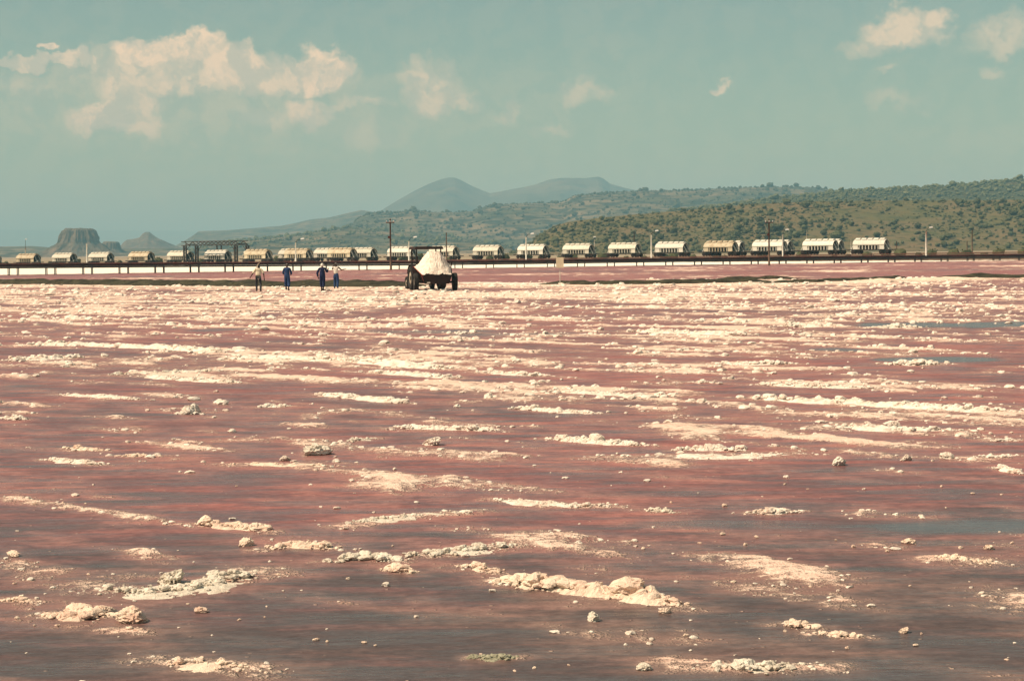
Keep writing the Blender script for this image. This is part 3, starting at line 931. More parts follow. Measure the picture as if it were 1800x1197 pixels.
T_STUFF = [crown_template(s, 0, 20) for s in range(100, 106)]
P1 = scatter(HN, 4600, 945, 1150, 45, 201, .45, -.20, .36)
S1 = np.random.default_rng(3).gamma(1.6, .30, len(P1)) + .25
o, _ = joined('hillside_scrub', P1 - [0, 0, .3], S1, T_STUFF, M_LEAF, seed=4)
tag(o, 'low green scrub scattered over the near grassy hillside', 'scrub', kind='stuff')
T_WOOD = [crown_template(s, 0, 14) for s in range(110, 116)]
P2 = scatter(HW, 5200, 1680, 2030, 160, 211, .30, -.05, .36)
S2 = np.random.default_rng(5).gamma(2.4, .42, len(P2)) + .6
o, _ = joined('woodland', P2 - [0, 0, .5], S2, T_WOOD, M_LEAF, seed=6)
tag(o, 'dense dark woodland along the ridge behind the grassy hill', 'woodland', kind='stuff')
P3 = scatter(HM, 4600, 2720, 3620, 200, 221, .36, -.12, .3)
S3 = np.random.default_rng(8).gamma(1.8, .7, len(P3)) + .5
T_FAR = [crown_template(s, 0, 8) for s in range(120, 124)]
o, _ = joined('far_scrub', P3 - [0, 0, .8], S3, T_FAR, M_LEAF, seed=9)
tag(o, 'far bushes speckling the blue green ridge', 'scrub', kind='stuff')

P6 = scatter(HF, 1500, 2250, 2900, 160, 223, .36, -.25, .1)
S6 = np.random.default_rng(18).gamma(1.8, .6, len(P6)) + .4
o, _ = joined('foothill_scrub', P6 - [0, 0, .5], S6, T_FAR, M_LEAF, seed=19)
tag(o, 'far bushes speckling the low foothill behind the gantry', 'scrub', kind='stuff')

# the large bushes one can pick out on the near hillside
tree_me = []
for k in range(6):
    V, F = crown_template(300 + k, 2, 150, .8)
    tree_me.append(np_data('crown', V * [1, 1, 1.05] + [0, 0, .12], F, M_LEAF))
tm = MB()
tm.tube([(0, 0, -.25), (.03, .02, .3), (-.03, .05, .8)], [.09, .07, .04], 6)
tm.tube([(.03, .02, .25), (.25, .1, .75)], [.05, .02], 5)
tm.tube([(.0, .03, .3), (-.25, -.12, .8)], [.05, .02], 5)
trunk_me = tm.data('trunk', M_BARK)
P4 = scatter(HN, 210, 950, 1140, 60, 231, .47, -.0, .29)
rt = np.random.default_rng(12)
for k, p in enumerate(P4):
    s = float(rt.gamma(3, .24) + .6)
    t = thing('hillside_bush', 'large rounded dark green bush on the grassy hillside behind the train', 'bush', (p[0], p[1], p[2]), float(rt.uniform(0, 6.28)), 'large bushes on the near hillside')
    t.scale = (s * rt.uniform(1, 1.35), s * rt.uniform(1, 1.35), s)
    link('crown', tree_me[k % 6], t)
    link('trunk', trunk_me, t)
# low bushes at the foot of the hill along the railway
P5 = []
for px in np.linspace(20, 1790, 60):
    Y = train_Y(px) + 34 + rt.uniform(0, 25)
    q = at(px + rt.uniform(-12, 12), 450, Y)
    P5.append([q[0], q[1], -.1])
o, _ = joined('lineside_scrub', np.array(P5), rt.uniform(.7, 1.7, len(P5)), T_STUFF, M_LEAF, seed=13)
tag(o, 'low dry bushes along the ground behind the train', 'scrub', kind='stuff')

# ------------------------------------------------------------------ railway: hopper wagons
M_CREAM = mottled('wagon_cream', (0.57, 0.545, 0.46), (0.40, 0.36, 0.28), 1.3, 0.7, 0.3, lo=.45, hi=.75, rand=.10)
M_CREAM2 = mottled('wagon_rusty_cream', (0.51, 0.45, 0.33), (0.33, 0.25, 0.16), 1.1, 0.8, 0.3, lo=.40, hi=.7, rand=.08)
M_WHITE = mottled('wagon_white', (0.62, 0.60, 0.53), (0.44, 0.41, 0.34), 1.4, 0.7, 0.3, lo=.5, hi=.8, rand=.08)
M_DARKM = mottled('dark_steel', (0.022, 0.018, 0.016), (0.05, 0.035, 0.028), 2.0, 0.7, 0.3)
M_RUST = mottled('rust', (0.11, 0.035, 0.022), (0.055, 0.024, 0.018), 2.0, 0.8, 0.2)
M_HOPPER = mottled('hopper_shade', (0.11, 0.10, 0.085), (0.055, 0.048, 0.042), 2.0, 0.8, 0.2)  # dark colour stands in for shade under the eaves and in the recessed ends


def make_wagon(mat):
    t = thing('hopper_wagon', 'x', 'wagon', (0, 0, 0))
    L, hw = 3.25, 1.35                     # half length, half width
    ze, zr, z0 = 2.15, 3.15, 1.02          # eave, ridge, floor
    MB().box(-4.5, 4.5, -1.05, 1.05, .78, 1.0).build('underframe', M_DARKM, t)
    r = MB()                                 # arched roof shell
    arc = [(-hw, ze - .16), (-hw, ze + .02), (-1.17, ze + .42), (-.86, ze + .74), (-.42, zr - .02), (0, zr + .03), (.42, zr - .02), (.86, ze + .74), (1.17, ze + .42), (hw, ze + .02), (hw, ze - .16)]
    inn = [(y * .94, z - .07) for y, z in arc]
    for x in (-L, L):
        for ring in (arc, inn):
            r.v += [(x, y, z) for y, z in ring]
    n_ = len(arc)
    for k in range(n_ - 1):
        r.f += [(k, k + 1, 2 * n_ + k + 1, 2 * n_ + k), (n_ + k + 1, n_ + k, 3 * n_ + k, 3 * n_ + k + 1),
                (k + 1, k, n_ + k, n_ + k + 1), (2 * n_ + k, 2 * n_ + k + 1, 3 * n_ + k + 1, 3 * n_ + k)]
    r.f += [(0, 2 * n_, 3 * n_, n_), (n_ - 1, 2 * n_ - 1, 4 * n_ - 1, 3 * n_ - 1)]
    r.build('roof', mat, t)
    h = MB()
    for k in range(9):
        a = math.pi * k / 8
        for x in (-.48, .48):
            h.v.append((x, .62 * math.cos(a), .36 * math.sin(a)))
    h.f = [(2 * k, 2 * k + 1, 2 * k + 3, 2 * k + 2) for k in range(8)] + [tuple(range(0, 18, 2)), tuple(range(17, 0, -2))]
    hd = h.data('hatch', mat)
    for k in range(5):
        link('hatch', hd, t, (-2.5 + 1.25 * k, 0, zr))
    lo = MB()                                # sloping lower hopper, the eave's shade is put into its colour
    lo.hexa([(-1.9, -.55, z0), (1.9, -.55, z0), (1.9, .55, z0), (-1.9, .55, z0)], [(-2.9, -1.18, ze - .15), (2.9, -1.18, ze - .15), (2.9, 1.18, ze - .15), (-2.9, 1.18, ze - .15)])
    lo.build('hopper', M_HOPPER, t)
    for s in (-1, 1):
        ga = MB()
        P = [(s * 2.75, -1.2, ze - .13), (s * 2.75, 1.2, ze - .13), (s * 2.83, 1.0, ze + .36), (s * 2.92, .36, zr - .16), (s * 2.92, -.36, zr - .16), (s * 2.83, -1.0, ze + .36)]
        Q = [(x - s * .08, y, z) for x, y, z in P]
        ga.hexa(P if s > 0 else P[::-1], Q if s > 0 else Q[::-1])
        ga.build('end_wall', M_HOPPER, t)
    rb = MB().hexa([(-.06, 0, z0), (.06, 0, z0), (.06, .5, z0), (-.06, .5, z0)], [(-.06, 0, ze - .15), (.06, 0, ze - .15), (.06, .1, ze - .15), (-.06, .1, ze - .15)])
    rd = rb.data('rib', mat)
    pn = MB().hexa([(-.5, 0, z0), (.5, 0, z0), (.5, .06, z0), (-.5, .06, z0)], [(-.5, 0, ze - .14), (.5, 0, ze - .14), (.5, .06, ze - .14), (-.5, .06, ze - .14)])
    pd = pn.data('side_panel', mat)
    st = MB().tube([(0, 0, 0), (.85, 0, -1.75)], .09, 5)
    sd = st.data('strut', M_WHITE)
    for side in (-1, 1):
        for k in range(7):
            o = link('rib', rd, t, (-1.95 + .65 * k, side * 1.24, 0))
            if side > 0: o.rotation_euler = (0, 0, math.pi)
        for s in (-1, 1):
            o = link('side_panel', pd, t, (s * 2.7, side * 1.26, 0))
            if side > 0: o.rotation_euler = (0, 0, math.pi)
            o = link('strut', sd, t, (s * 3.0, side * .62, zr - .42))
            if s < 0: o.rotation_euler = (0, 0, math.pi)
    bg = MB().box(-.95, .95, -.95, .95, .42, .62).box(-.18, .18, -.6, .6, .6, .79)
    bd = bg.data('bogie', M_DARKM)
    wh = MB().lathe_x([(-.07, .40), (-.02, .44), (.07, .40)], 14)
    for v in range(len(wh.v)):
        x, y, z = wh.v[v]
        wh.v[v] = (y, x, z)
    wd = wh.data('wheel', M_RUST)
    for s in (-1, 1):
        b = link('bogie', bd, t, (s * 2.9, 0, 0))
        for x in (-.62, .62):
            for y in (-.62, .62):
                link('wheel', wd, b, (x, y, .44))
    for s in (-1, 1):
        MB().tube([(s * 4.5, 0, .88), (s * 5.1, 0, .88)], .09, 6).build('coupler', M_DARKM, t)
    return t


def on_line(px, off=0.0):
    """point of the (offset) rail line seen in column px"""
    A, B = RAIL[0] + RN2 * off, RAIL[1] + RN2 * off
    d = ray(px, 450)
    t = (A[0] * d[1] - A[1] * d[0]) / (d[0] * (B[1] - A[1]) - d[1] * (B[0] - A[0]))
    return A + t * (B - A)


protos = {}
WAG = [  # first visible column of the side, line offset, colour, words
    (-38, 0, 'c', 'cream hopper wagon cut off by the left edge of the picture'),
    (30, 0, 'r', 'yellowish cream hopper wagon, second from the left edge'),
    (93, 0, 'c', 'cream hopper wagon standing below the flat-topped butte'),
    (157, 0, 'c', 'cream hopper wagon just right of the white pole below the butte'),
    (227, 0, 'r', 'yellowish hopper wagon below the small rocky butte'),
    (295, 0, 'c', 'grey cream hopper wagon just left of the gantry post'),
    (360, 0, 'w', 'pale hopper wagon under the truss gantry'),
    (428, 0, 'c', 'cream hopper wagon half hidden behind the brown one right of the gantry'),
    (490, 0, 'c', 'cream hopper wagon half hidden left of the light pole behind the walkers'),
    (552, 0, 'c', 'cream hopper wagon hidden behind the wagon above the man in the white cap'),
    (612, 0, 'c', 'cream hopper wagon last before the gap left of the tall pole'),
    (681, 0, 'w', 'pale hopper wagon behind the tall wooden pole beside the tractor'),
    (754, 0, 'c', 'cream hopper wagon half hidden behind the tractor and its load'),
    (831, 0, 'c', 'cream hopper wagon first to the right of the tractor'),
    (909, 0, 'w', 'pale hopper wagon behind the light pole left of the square sign'),
    (988, 0, 'c', 'cream hopper wagon just above the square white sign'),
    (1068, 0, 'c', 'cream hopper wagon second to the right of the square sign'),
    (1150, 0, 'w', 'pale hopper wagon just right of the light pole at the hill foot'),
    (1235, 0, 'r', 'yellowish cream hopper wagon left of the right-hand wooden pole'),
    (1320, 0, 'w', 'pale hopper wagon crossed by the right-hand wooden pole'),
    (1408, 0, 'w', 'pale hopper wagon second from the right end of the train'),
    (1496, 0, 'w', 'pale hopper wagon at the right end of the train'),
    (430, -4.6, 'r', 'brown-roofed hopper wagon on the near track right of the gantry'),
    (500, -4.6, 'r', 'rusty cream hopper wagon on the near track behind the second walker'),
    (576, -4.6, 'r', 'rusty cream hopper wagon on the near track above the white-capped man'),
    (1248, 4.6, 'w', 'white hopper wagon end showing on the far track left of the wooden pole'),
    (1331, 4.6, 'w', 'white hopper wagon end showing on the far track behind the crossed wagon'),
    (1419, 4.6, 'w', 'white hopper wagon end showing on the far track near the train end'),
]
for px, off, kind, words in WAG:
    if kind not in protos:
        protos[kind] = make_wagon({'c': M_CREAM, 'r': M_CREAM2, 'w': M_WHITE}[kind])
        w = protos[kind]
    else:
        w = copy_tree(protos[kind])
    p0 = on_line(px, off)
    # the near left lower corner of the side shows at column px
    c = p0 + RDIR * 3.25 * .88 + RDIR * .8
    w.location = (c[0], c[1], c[2])
    w.rotation_euler = (0, 0, RYAW)
    w.scale = (.88, .88, .77)
    tag(w, words, 'wagon', 'hopper wagons of the soda train')

for name, off in (('railway_track', 0.0), ('railway_track', -4.6), ('railway_track', 4.6)):
    a, b = RAIL[0] - RDIR * 70 + RN2 * off, RAIL[1] + RDIR * 80 + RN2 * off
    t = thing(name, {0.0: 'middle railway track under the long wagon train', -4.6: 'near railway track in front of the long train', 4.6: 'far railway track behind the long train'}[off], 'railway track', (a[0], a[1], a[2]), 0)
    for s in (-.5, .5):
        d = b - a
        m = MB()
        q0, q1 = RN2 * s, d + RN2 * s
        m.tube([q0 + [0, 0, -.07], q1 + [0, 0, -.07]], .07, 4)
        m.build('rail', M_RUST, t)

# ------------------------------------------------------------------ pipeline on trestles
M_PIPE = mottled('pipe_rust', (0.105, 0.030, 0.020), (0.050, 0.020, 0.016), 0.7, 0.75, 0.25)
M_BLACK = mottled('pipe_black', (0.018, 0.016, 0.016), (0.04, 0.032, 0.028), 0.7, 0.7, 0.3)
pa, pb = at(-260, 470, np.interp(-260, [0, 1800], [246, 313])), at(2060, 445.5, np.interp(2060, [0, 1800], [246, 313]))
pipe = thing('pipeline', 'long rusty pipeline on low trestles in front of the train', 'pipeline', (pa[0], pa[1], 0))
pts_up, pts_lo = [], []
for px in np.linspace(-260, 2060, 40):
    Y = np.interp(px, [-260, 2060], [246 - 9.7, 313 + 9.7])
    py = np.interp(px, [-260, 0, 360, 700, 900, 1340, 1800, 2060], [469.5, 466.0, 463.5, 461.5, 459.5, 453.5, 448.5, 445.5])
    q = at(px, py, Y)
    pts_up.append(q - [pa[0], pa[1], 0])
pts_up = np.array(pts_up)
MB().tube(list(pts_up), .215, 12).build('pipe', M_PIPE, pipe, True)
MB().tube(list(pts_up + [0.05, -.5, -.33]), .11, 10).build('pipe', M_BLACK, pipe, True)
MB().tube(list(pts_up + [0.0, .62, .02]), .16, 10).build('pipe', M_BLACK, pipe, True)
seg = np.concatenate([[0], np.cumsum(np.linalg.norm(np.diff(pts_up, axis=0), axis=1))])
nt = int(seg[-1] / 4.75)
for k in range(nt):
    for j in range(2):
        s = 4.75 * k + j * 1.15
        q = np.array([np.interp(s, seg, pts_up[:, i]) for i in range(3)])
        m = MB()
        for y in (-.42, .30):
            m.tube([(q[0], q[1] + y, -.1), (q[0], q[1] + y, q[2] - .2)], .065, 5)
        m.box(q[0] - .06, q[0] + .06, q[1] - .75, q[1] + .8, q[2] - .40, q[2] - .26)
        m.build('trestle', M_DARKM, pipe)

# ------------------------------------------------------------------ truss gantry over the tracks
gY = float(on_line(385)[1]) - 1.0
gl, gr = at(341, 462, gY + 6), at(432, 462, gY - 6)
gtop = at(385, 427.5, gY)[2]
gdir = RDIR * 1.0
gcen = (on_line(339) + on_line(432)) / 2
half = np.linalg.norm(on_line(432)[:2] - on_line(339)[:2]) / 2 * .96
g = thing('truss_gantry', 'dark steel truss gantry standing over the wagons at left', 'gantry', (gcen[0], gcen[1], gcen[2] - .3), RYAW)
gh = gtop - gcen[2] + .3
for y in (-2.7, .9):
    m = MB()
    m.box(-half - 1.0, half + .1, y - .1, y + .1, gh + .30, gh + .46)
    m.box(-half - 1.0, half + .1, y - .1, y + .1, gh - .50, gh - .36)
    n = 13
    for k in range(n):
        x0 = -half + (2 * half) * k / n
        x1 = -half + (2 * half) * (k + 1) / n
        a, b = (gh - .36, gh + .3) if k % 2 else (gh + .3, gh - .36)
        m.tube([(x0, y, a), (x1, y, b)], .09, 4)
    m.build('truss_girder', M_DARKM, g)
    for x in (-half, half):
        for dx in (-.32, .32):
            MB().box(x + dx - .15, x + dx + .15, y - .13, y + .13, -.8, gh - .51).build('column', M_DARKM, g)
        mm = MB()
        for k in range(4):
            z = gh * k / 4.6
            mm.tube([(x - .28, y, z), (x + .28, y, z + gh / 4.6)], .045, 4)
        mm.build('column_bracing', M_DARKM, g)
    MB().tube([(-half + .3, y, gh - 1.6), (-half + 1.4, y, gh - .45)], .07, 4).build('brace', M_DARKM, g)
    MB().tube([(half - .3, y, gh - 1.6), (half - 1.4, y, gh - .45)], .07, 4).build('brace', M_DARKM, g)
for x in (-half, half):
    MB().box(x - .09, x + .09, -2.6, .8, gh - .28, gh - .1).build('cross_beam', M_DARKM, g)
for x in (-half * .22, -half * .05):
    MB().box(x - .14, x + .14, 1.05, 1.2, -.2, gh - .51).build('column', M_DARKM, g)

# ------------------------------------------------------------------ poles, lamps, sign
M_POLE_W = mottled('pole_white_paint', (0.62, 0.60, 0.54), (0.45, 0.42, 0.36), 2.0, 0.6, 0.3)
M_WOOD_P = mottled('pole_wood', (0.14, 0.085, 0.055), (0.07, 0.045, 0.032), 1.5, 0.85, 0.2)
M_LAMP = mottled('lamp_housing', (0.75, 0.75, 0.72), (0.6, 0.6, 0.58), 3.0, 0.35, 0.5)


def light_pole(px, ytop, ybase, Y, lamp, words, r=.10):
    b, tp = at(px, ybase, Y), at(px, ytop, Y)
    h = tp[2] - b[2]
    o = thing('light_pole', words, 'light pole', (b[0], b[1], b[2]), 0, 'light poles along the railway')
    MB().tube([(0, 0, -.3), (0, 0, h * .7), (0, 0, h)], [r * 1.2, r, r * .9], 8).build('mast', M_POLE_W, o, True)
    if lamp:
        q = at(lamp[0], lamp[1], Y) - b
        MB().tube([(0, 0, h), (q[0] * .35, 0, h + (q[2] - h) * .75), (q[0], 0, q[2])], [.05, .04, .03], 6).build('arm', M_DARKM, o, True)
        l = MB().hexa([(q[0] - .16, -.13, q[2] - .1), (q[0] + .42, -.13, q[2] - .02), (q[0] + .42, .13, q[2] - .02), (q[0] - .16, .13, q[2] - .1)],
                      [(q[0] - .08, -.08, q[2] + .10), (q[0] + .34, -.08, q[2] + .14), (q[0] + .34, .08, q[2] + .14), (q[0] - .08, .08, q[2] + .10)])
        l.build('lamp_head', M_LAMP, o)
    return o


light_pole(520, 427, 464, 300, (530, 420), 'white light pole behind the walkers, second from the left')
light_pole(719, 424, 460, 295, (728, 417), 'white light pole just left of the tractor canopy')
light_pole(925, 417, 457, 300, (934, 411), 'white light pole left of the square sign')
light_pole(1045, 421, 446, 420, (1044, 417), 'short light pole behind the wagon above the square sign', .09)
light_pole(1145, 413, 453, 300, (1153, 406), 'white light pole at the left foot of the green hill')
light_pole(1376, 412, 450, 300, (1382, 404), 'white light pole just right of the right-hand wooden pole')
light_pole(1628, 407, 446, 300, (1635, 400), 'white light pole standing alone at right against the hillside', .12)
light_pole(153, 429, 467, 300, None, 'plain white pole below the flat-topped butte')
light_pole(45, 436, 452, 470, (45, 421), 'thin pole behind the wagons near the left edge', .12)


def wood_pole(px, ytop, ybase, Y, words, arm=True, r=.11, mat=None):
    b, tp = at(px, ybase, Y), at(px, ytop, Y)
    h = tp[2] - b[2]
    o = thing('wooden_pole', words, 'pole', (b[0], b[1], b[2]), 0)
    MB().tube([(0, 0, -.3), (0, 0, h * .5), (0, 0, h)], [r * 1.25, r, r * .8], 8).build('mast', mat or M_WOOD_P, o, True)
    if arm:
        MB().box(-.55, .55, -.1 - r, -.02 - r, h - .55, h - .40).build('crossarm', M_WOOD_P, o)
        for x in (-.48, .0, .48):
            MB().tube([(x, -.06 - r, h - .41), (x, -.06 - r, h - .34), (x, -.06 - r, h - .2)], [.05, .075, .045], 6).build('insulator', M_LAMP, o)
        MB().box(-.32, .0, -.24 - r, -r, h * .62, h * .62 + .32).build('switch_box', M_RUST, o)
    return o


wood_pole(687, 385, 475, 262, 'tall wooden pole with a crossarm left of the tractor')
wood_pole(1352, 385, 463, 262, 'tall wooden pole with a crossarm in front of the right-hand wagons')
wood_pole(785, 409, 458, 300, 'thin dark pole above the salt load on the trailer', False, .09)
wood_pole(1115, 407, 446, 430, 'thin dark pole behind the wagon left of the hill-foot light pole', False, .11)
wood_pole(1709, 404, 443, 430, 'thin dark pole at the foot of the hill at right', False, .13)
wood_pole(1700, 424, 442, 440, 'short dark post beside the thin pole at right', False, .11)
wood_pole(1576, 424, 444, 430, 'short thin post just past the end of the train', False, .1)
wood_pole(1496, 416, 446, 470, 'thin pale pole behind the last wagon', False, .09, M_POLE_W)
wood_pole(1418, 405, 446, 470, 'thin pale pole behind the second-last wagon', False, .09, M_POLE_W)

sb = gnd(984.5, 503)
sg = thing('sign', 'blank square cream sign board on a thin white post', 'sign', (sb[0], sb[1], 0))
sc_ = sb[1] / F0
MB().tube([(0, 0, -.1), (0, 0, 33 * sc_)], .028, 6).build('post', M_POLE_W, sg)
MB().box(-6.6 * sc_, 6.6 * sc_, -.075, -.035, 32 * sc_, 50.5 * sc_).build('board', mottled('sign_cream_paint', (0.72, 0.64, 0.47), (0.62, 0.53, 0.38), 3.0, 0.6, 0.3), sg)

# ------------------------------------------------------------------ tractor, trailer and load
M_TYRE = mottled('tyre_rubber', (0.012, 0.012, 0.012), (0.03, 0.027, 0.025), 4.0, 0.8, 0.2)
M_TRED = mottled('tractor_red_paint', (0.24, 0.028, 0.016), (0.10, 0.02, 0.014), 2.5, 0.6, 0.3)
M_TUB = mottled('trailer_near_black', (0.030, 0.011, 0.009), (0.014, 0.008, 0.007), 2.0, 0.7, 0.25)  # near-black for tub boards, ribs, mudguards and canopy
M_RIM = mottled('dusty_rim', (0.42, 0.38, 0.30), (0.22, 0.17, 0.13), 4.0, 0.7, 0.3)


def tyre(parent, name, x, y, r, w, lugs=0):
    """wheel whose axle lies along x; tyre and rim as parts of the wheel"""
    e = link(name, None, parent, (x, y, r))
    m = MB().lathe_x([(-w * .30, r * .55), (-w * .5, r * .66), (-w * .5, r * .86), (-w * .40, r * .97), (0, r), (w * .40, r * .97), (w * .5, r * .86), (w * .5, r * .66), (w * .30, r * .55)], 30)
    if lugs:
        for k in range(lugs):
            a = 2 * math.pi * k / lugs
            for s in (-1, 1):
                c0, c1 = a, a + .16
                P = []
                for (xx, ang, rr) in ((s * .02, c1, r * .98), (s * w * .46, c0, r * .93), (s * w * .46, c0 + .07, r * .93), (s * .02, c1 + .07, r * .98)):
                    P.append((xx, rr * math.cos(ang), rr * math.sin(ang)))
                Q = [(p[0], p[1] * 1.045, p[2] * 1.045) for p in P]
                m.hexa(P, Q)
    m.build('tyre', M_TYRE, e, False)
    MB().lathe_x([(-w * .34, r * .2), (-w * .36, r * .5), (-w * .28, r * .56), (w * .28, r * .56), (w * .36, r * .5), (w * .34, r * .2)], 20).build('rim', M_RIM, e, True)
    return e


q = gnd(765.5, 512)
ty = math.radians(8)
tr = thing('farm_trailer', 'dark tipping farm trailer heaped with white salt on the pan', 'trailer', (q[0], q[1], 0), ty)
F_, B_ = 1.9, -.95                                        # front and rear of the tub, along the trailer
zb, zf, zrr = .62, 1.52, 1.04                              # floor, top of the sides in front and behind
wt_f, wt_r, wb = 1.20, .95, .80
s_l = MB().hexa([(-wb, B_, zb), (-wb, F_, zb), (-wt_f, F_, zf), (-wt_r, B_, zrr)], [(-wb + .05, B_, zb), (-wb + .05, F_, zb), (-wt_f + .05, F_, zf), (-wt_r + .05, B_, zrr)])
o = s_l.build('side_board', M_TRED, tr); o['label'] = 'red ribbed left side board'
s_r = MB().hexa([(wb, B_, zb), (wb, F_, zb), (wt_f, F_, zf), (wt_r, B_, zrr)][::-1], [(wb - .05, B_, zb), (wb - .05, F_, zb), (wt_f - .05, F_, zf), (wt_r - .05, B_, zrr)][::-1])
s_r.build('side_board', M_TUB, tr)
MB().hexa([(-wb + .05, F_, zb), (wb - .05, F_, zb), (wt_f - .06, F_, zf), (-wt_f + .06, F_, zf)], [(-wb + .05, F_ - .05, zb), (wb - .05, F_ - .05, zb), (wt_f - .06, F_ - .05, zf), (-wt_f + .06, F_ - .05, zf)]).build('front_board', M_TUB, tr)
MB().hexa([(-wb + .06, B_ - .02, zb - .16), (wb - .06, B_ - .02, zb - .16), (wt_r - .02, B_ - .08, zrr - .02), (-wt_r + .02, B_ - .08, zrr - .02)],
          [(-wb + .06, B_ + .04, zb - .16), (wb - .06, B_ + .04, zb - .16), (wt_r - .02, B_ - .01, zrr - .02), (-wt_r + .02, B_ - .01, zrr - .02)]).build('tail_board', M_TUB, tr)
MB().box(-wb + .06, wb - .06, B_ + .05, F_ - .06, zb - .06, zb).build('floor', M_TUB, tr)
for k in range(5):
    y = B_ + .3 + k * .56
    f = (y - B_) / (F_ - B_)
    xt, zt = wt_r + (wt_f - wt_r) * f, zrr + (zf - zrr) * f
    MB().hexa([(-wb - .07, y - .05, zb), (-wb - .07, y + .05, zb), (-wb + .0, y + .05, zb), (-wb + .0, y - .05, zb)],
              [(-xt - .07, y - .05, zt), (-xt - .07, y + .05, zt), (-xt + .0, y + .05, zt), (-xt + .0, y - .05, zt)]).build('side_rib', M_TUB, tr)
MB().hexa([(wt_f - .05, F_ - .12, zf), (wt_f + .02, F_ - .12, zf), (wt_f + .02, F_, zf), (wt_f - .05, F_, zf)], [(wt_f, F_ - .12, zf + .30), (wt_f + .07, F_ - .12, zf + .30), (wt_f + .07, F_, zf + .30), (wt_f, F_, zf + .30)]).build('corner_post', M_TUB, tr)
ch = MB().box(-.42, -.30, B_ + .1, F_ + .9, .42, .55).box(.30, .42, B_ + .1, F_ + .9, .42, .55).box(-.3, .3, F_ + .5, F_ + .62, .42, .55)
ch.tube([(-.36, F_ + .9, .48), (0, F_ + 1.6, .45)], .05, 6).tube([(.36, F_ + .9, .48), (0, F_ + 1.6, .45)], .05, 6)
ch.build('chassis', M_DARKM, tr)
MB().tube([(-1.15, 0, .55), (1.15, 0, .55)], .06, 8).build('axle', M_DARKM, tr)
tyre(tr, 'wheel', -1.19, 0, .56, .28)
tyre(tr, 'wheel', 1.19, 0, .56, .28)
MB().box(-wt_r - .02, -wt_r + .12, B_ - .13, B_ - .085, .96, 1.02).build('tail_lamp', M_TRED, tr)
MB().box(-.62, -.42, B_ - .10, B_ - .06, .50, .58).build('number_plate', M_POLE_W, tr)

# heaped load
nx, ny = 64, 72
gx, gy = np.meshgrid(np.linspace(-1, 1, nx), np.linspace(0, 1, ny))
yy = B_ + .02 + (F_ - B_ - .1) * gy
wid = (wt_r + (wt_f - wt_r) * gy) - .05
xx = gx * wid
rim = zrr + (zf - zrr) * gy - .02
pk = np.clip(1 - np.abs(gx) / 1.0, 0, 1)
ends = np.clip(gy / .38, 0, 1) * np.clip((1.0 - gy) / .22, 0, 1)
prof_ = np.clip(pk / .66, 0, 1) ** .82 * (1 - .10 * (fbm2(gx * 2.2 + 4, gy * 2.2, 15, 3)))
top = 2.40
zz = rim + (top - rim) * prof_ * ends + .30 * (fbm2(xx * 3.2, yy * 3.2, 5, 5, .6) - .5) * sstep(0, .12, pk) + .06 * np.abs(fbm2(xx * 9, yy * 9, 8, 3) - .5) * sstep(0, .12, pk)
V = np.stack([xx.ravel(), yy.ravel(), zz.ravel()], 1)
i = np.arange(nx * ny).reshape(ny, nx)
F = np.stack([i[:-1, :-1], i[:-1, 1:], i[1:, 1:], i[1:, :-1]], -1).reshape(-1, 4)
# rear slump over the tail board and skirts down to the floor
ld = link('salt_load', np_data('salt_load', V, F, M_SALT, False))
ld.location = (q[0], q[1], 0)
ld.rotation_euler = (0, 0, ty)
tag(ld, 'tall white heap of salt loaded on the trailer', 'salt heap')

fx = np.array([-math.sin(ty), math.cos(ty)])
hitch = q[:2] + fx * 3.5
ta = math.radians(15)
fwd = np.array([-math.sin(ta), math.cos(ta)])
tc = hitch + fwd * .75
tt_ = thing('tractor', 'dark red farm tractor with a flat canopy pulling the trailer', 'tractor', (tc[0], tc[1], 0), ta)
tyre(tt_, 'rear_wheel', -.92, 0, .76, .42, 16)
tyre(tt_, 'rear_wheel', .92, 0, .76, .42, 16)
tyre(tt_, 'front_wheel', -.80, 2.15, .42, .24, 12)
tyre(tt_, 'front_wheel', .80, 2.15, .42, .24, 12)
MB().box(-.24, .24, -.35, 1.0, .55, 1.0).tube([(-.9, 0, .76), (.9, 0, .76)], .12, 8).build('transmission', M_DARKM, tt_)
MB().tube([(-.8, 2.15, .42), (-.3, 2.15, .55), (.3, 2.15, .55), (.8, 2.15, .42)], .06, 8).build('front_axle', M_DARKM, tt_)
hd_ = MB().hexa([(-.30, .95, .85), (.30, .95, .85), (.26, 2.5, .85), (-.26, 2.5, .85)], [(-.28, .95, 1.48), (.28, .95, 1.48), (.22, 2.45, 1.38), (-.22, 2.45, 1.38)])
hd_.build('bonnet', M_TRED, tt_)
MB().box(-.20, .20, .95, 2.35, .55, .845).build('engine_block', M_DARKM, tt_)
for s in (-1, 1):
    fd = MB()
    for k in range(8):
        a = math.radians(20 + 20 * k)
        for (x, rr) in ((.70, .82), (1.12, .82), (1.12, .86), (.70, .86)):
            fd.v.append((s * x, -rr * math.cos(a), .76 + rr * math.sin(a)))
    for k in range(7):
        for j in range(4):
            fd.f.append((4 * k + j, 4 * k + (j + 1) % 4, 4 * k + 4 + (j + 1) % 4, 4 * k + 4 + j))
    fd.f += [(0, 1, 2, 3), (31, 30, 29, 28)]
    fd.build('mudguard', M_TUB, tt_)
    for y in (-.55, .85):
        MB().box(s * .78 - .035, s * .78 + .035, y - .035, y + .035, 1.25 if y > 0 else 1.0, 2.56).build('canopy_post', M_DARKM, tt_)
cn = MB().hexa([(-.92, -.75, 2.56), (.92, -.75, 2.56), (.92, 1.15, 2.56), (-.92, 1.15, 2.56)], [(-.86, -.68, 2.74), (.86, -.68, 2.74), (.86, 1.08, 2.74), (-.86, 1.08, 2.74)])
cn.build('canopy', M_TUB, tt_)
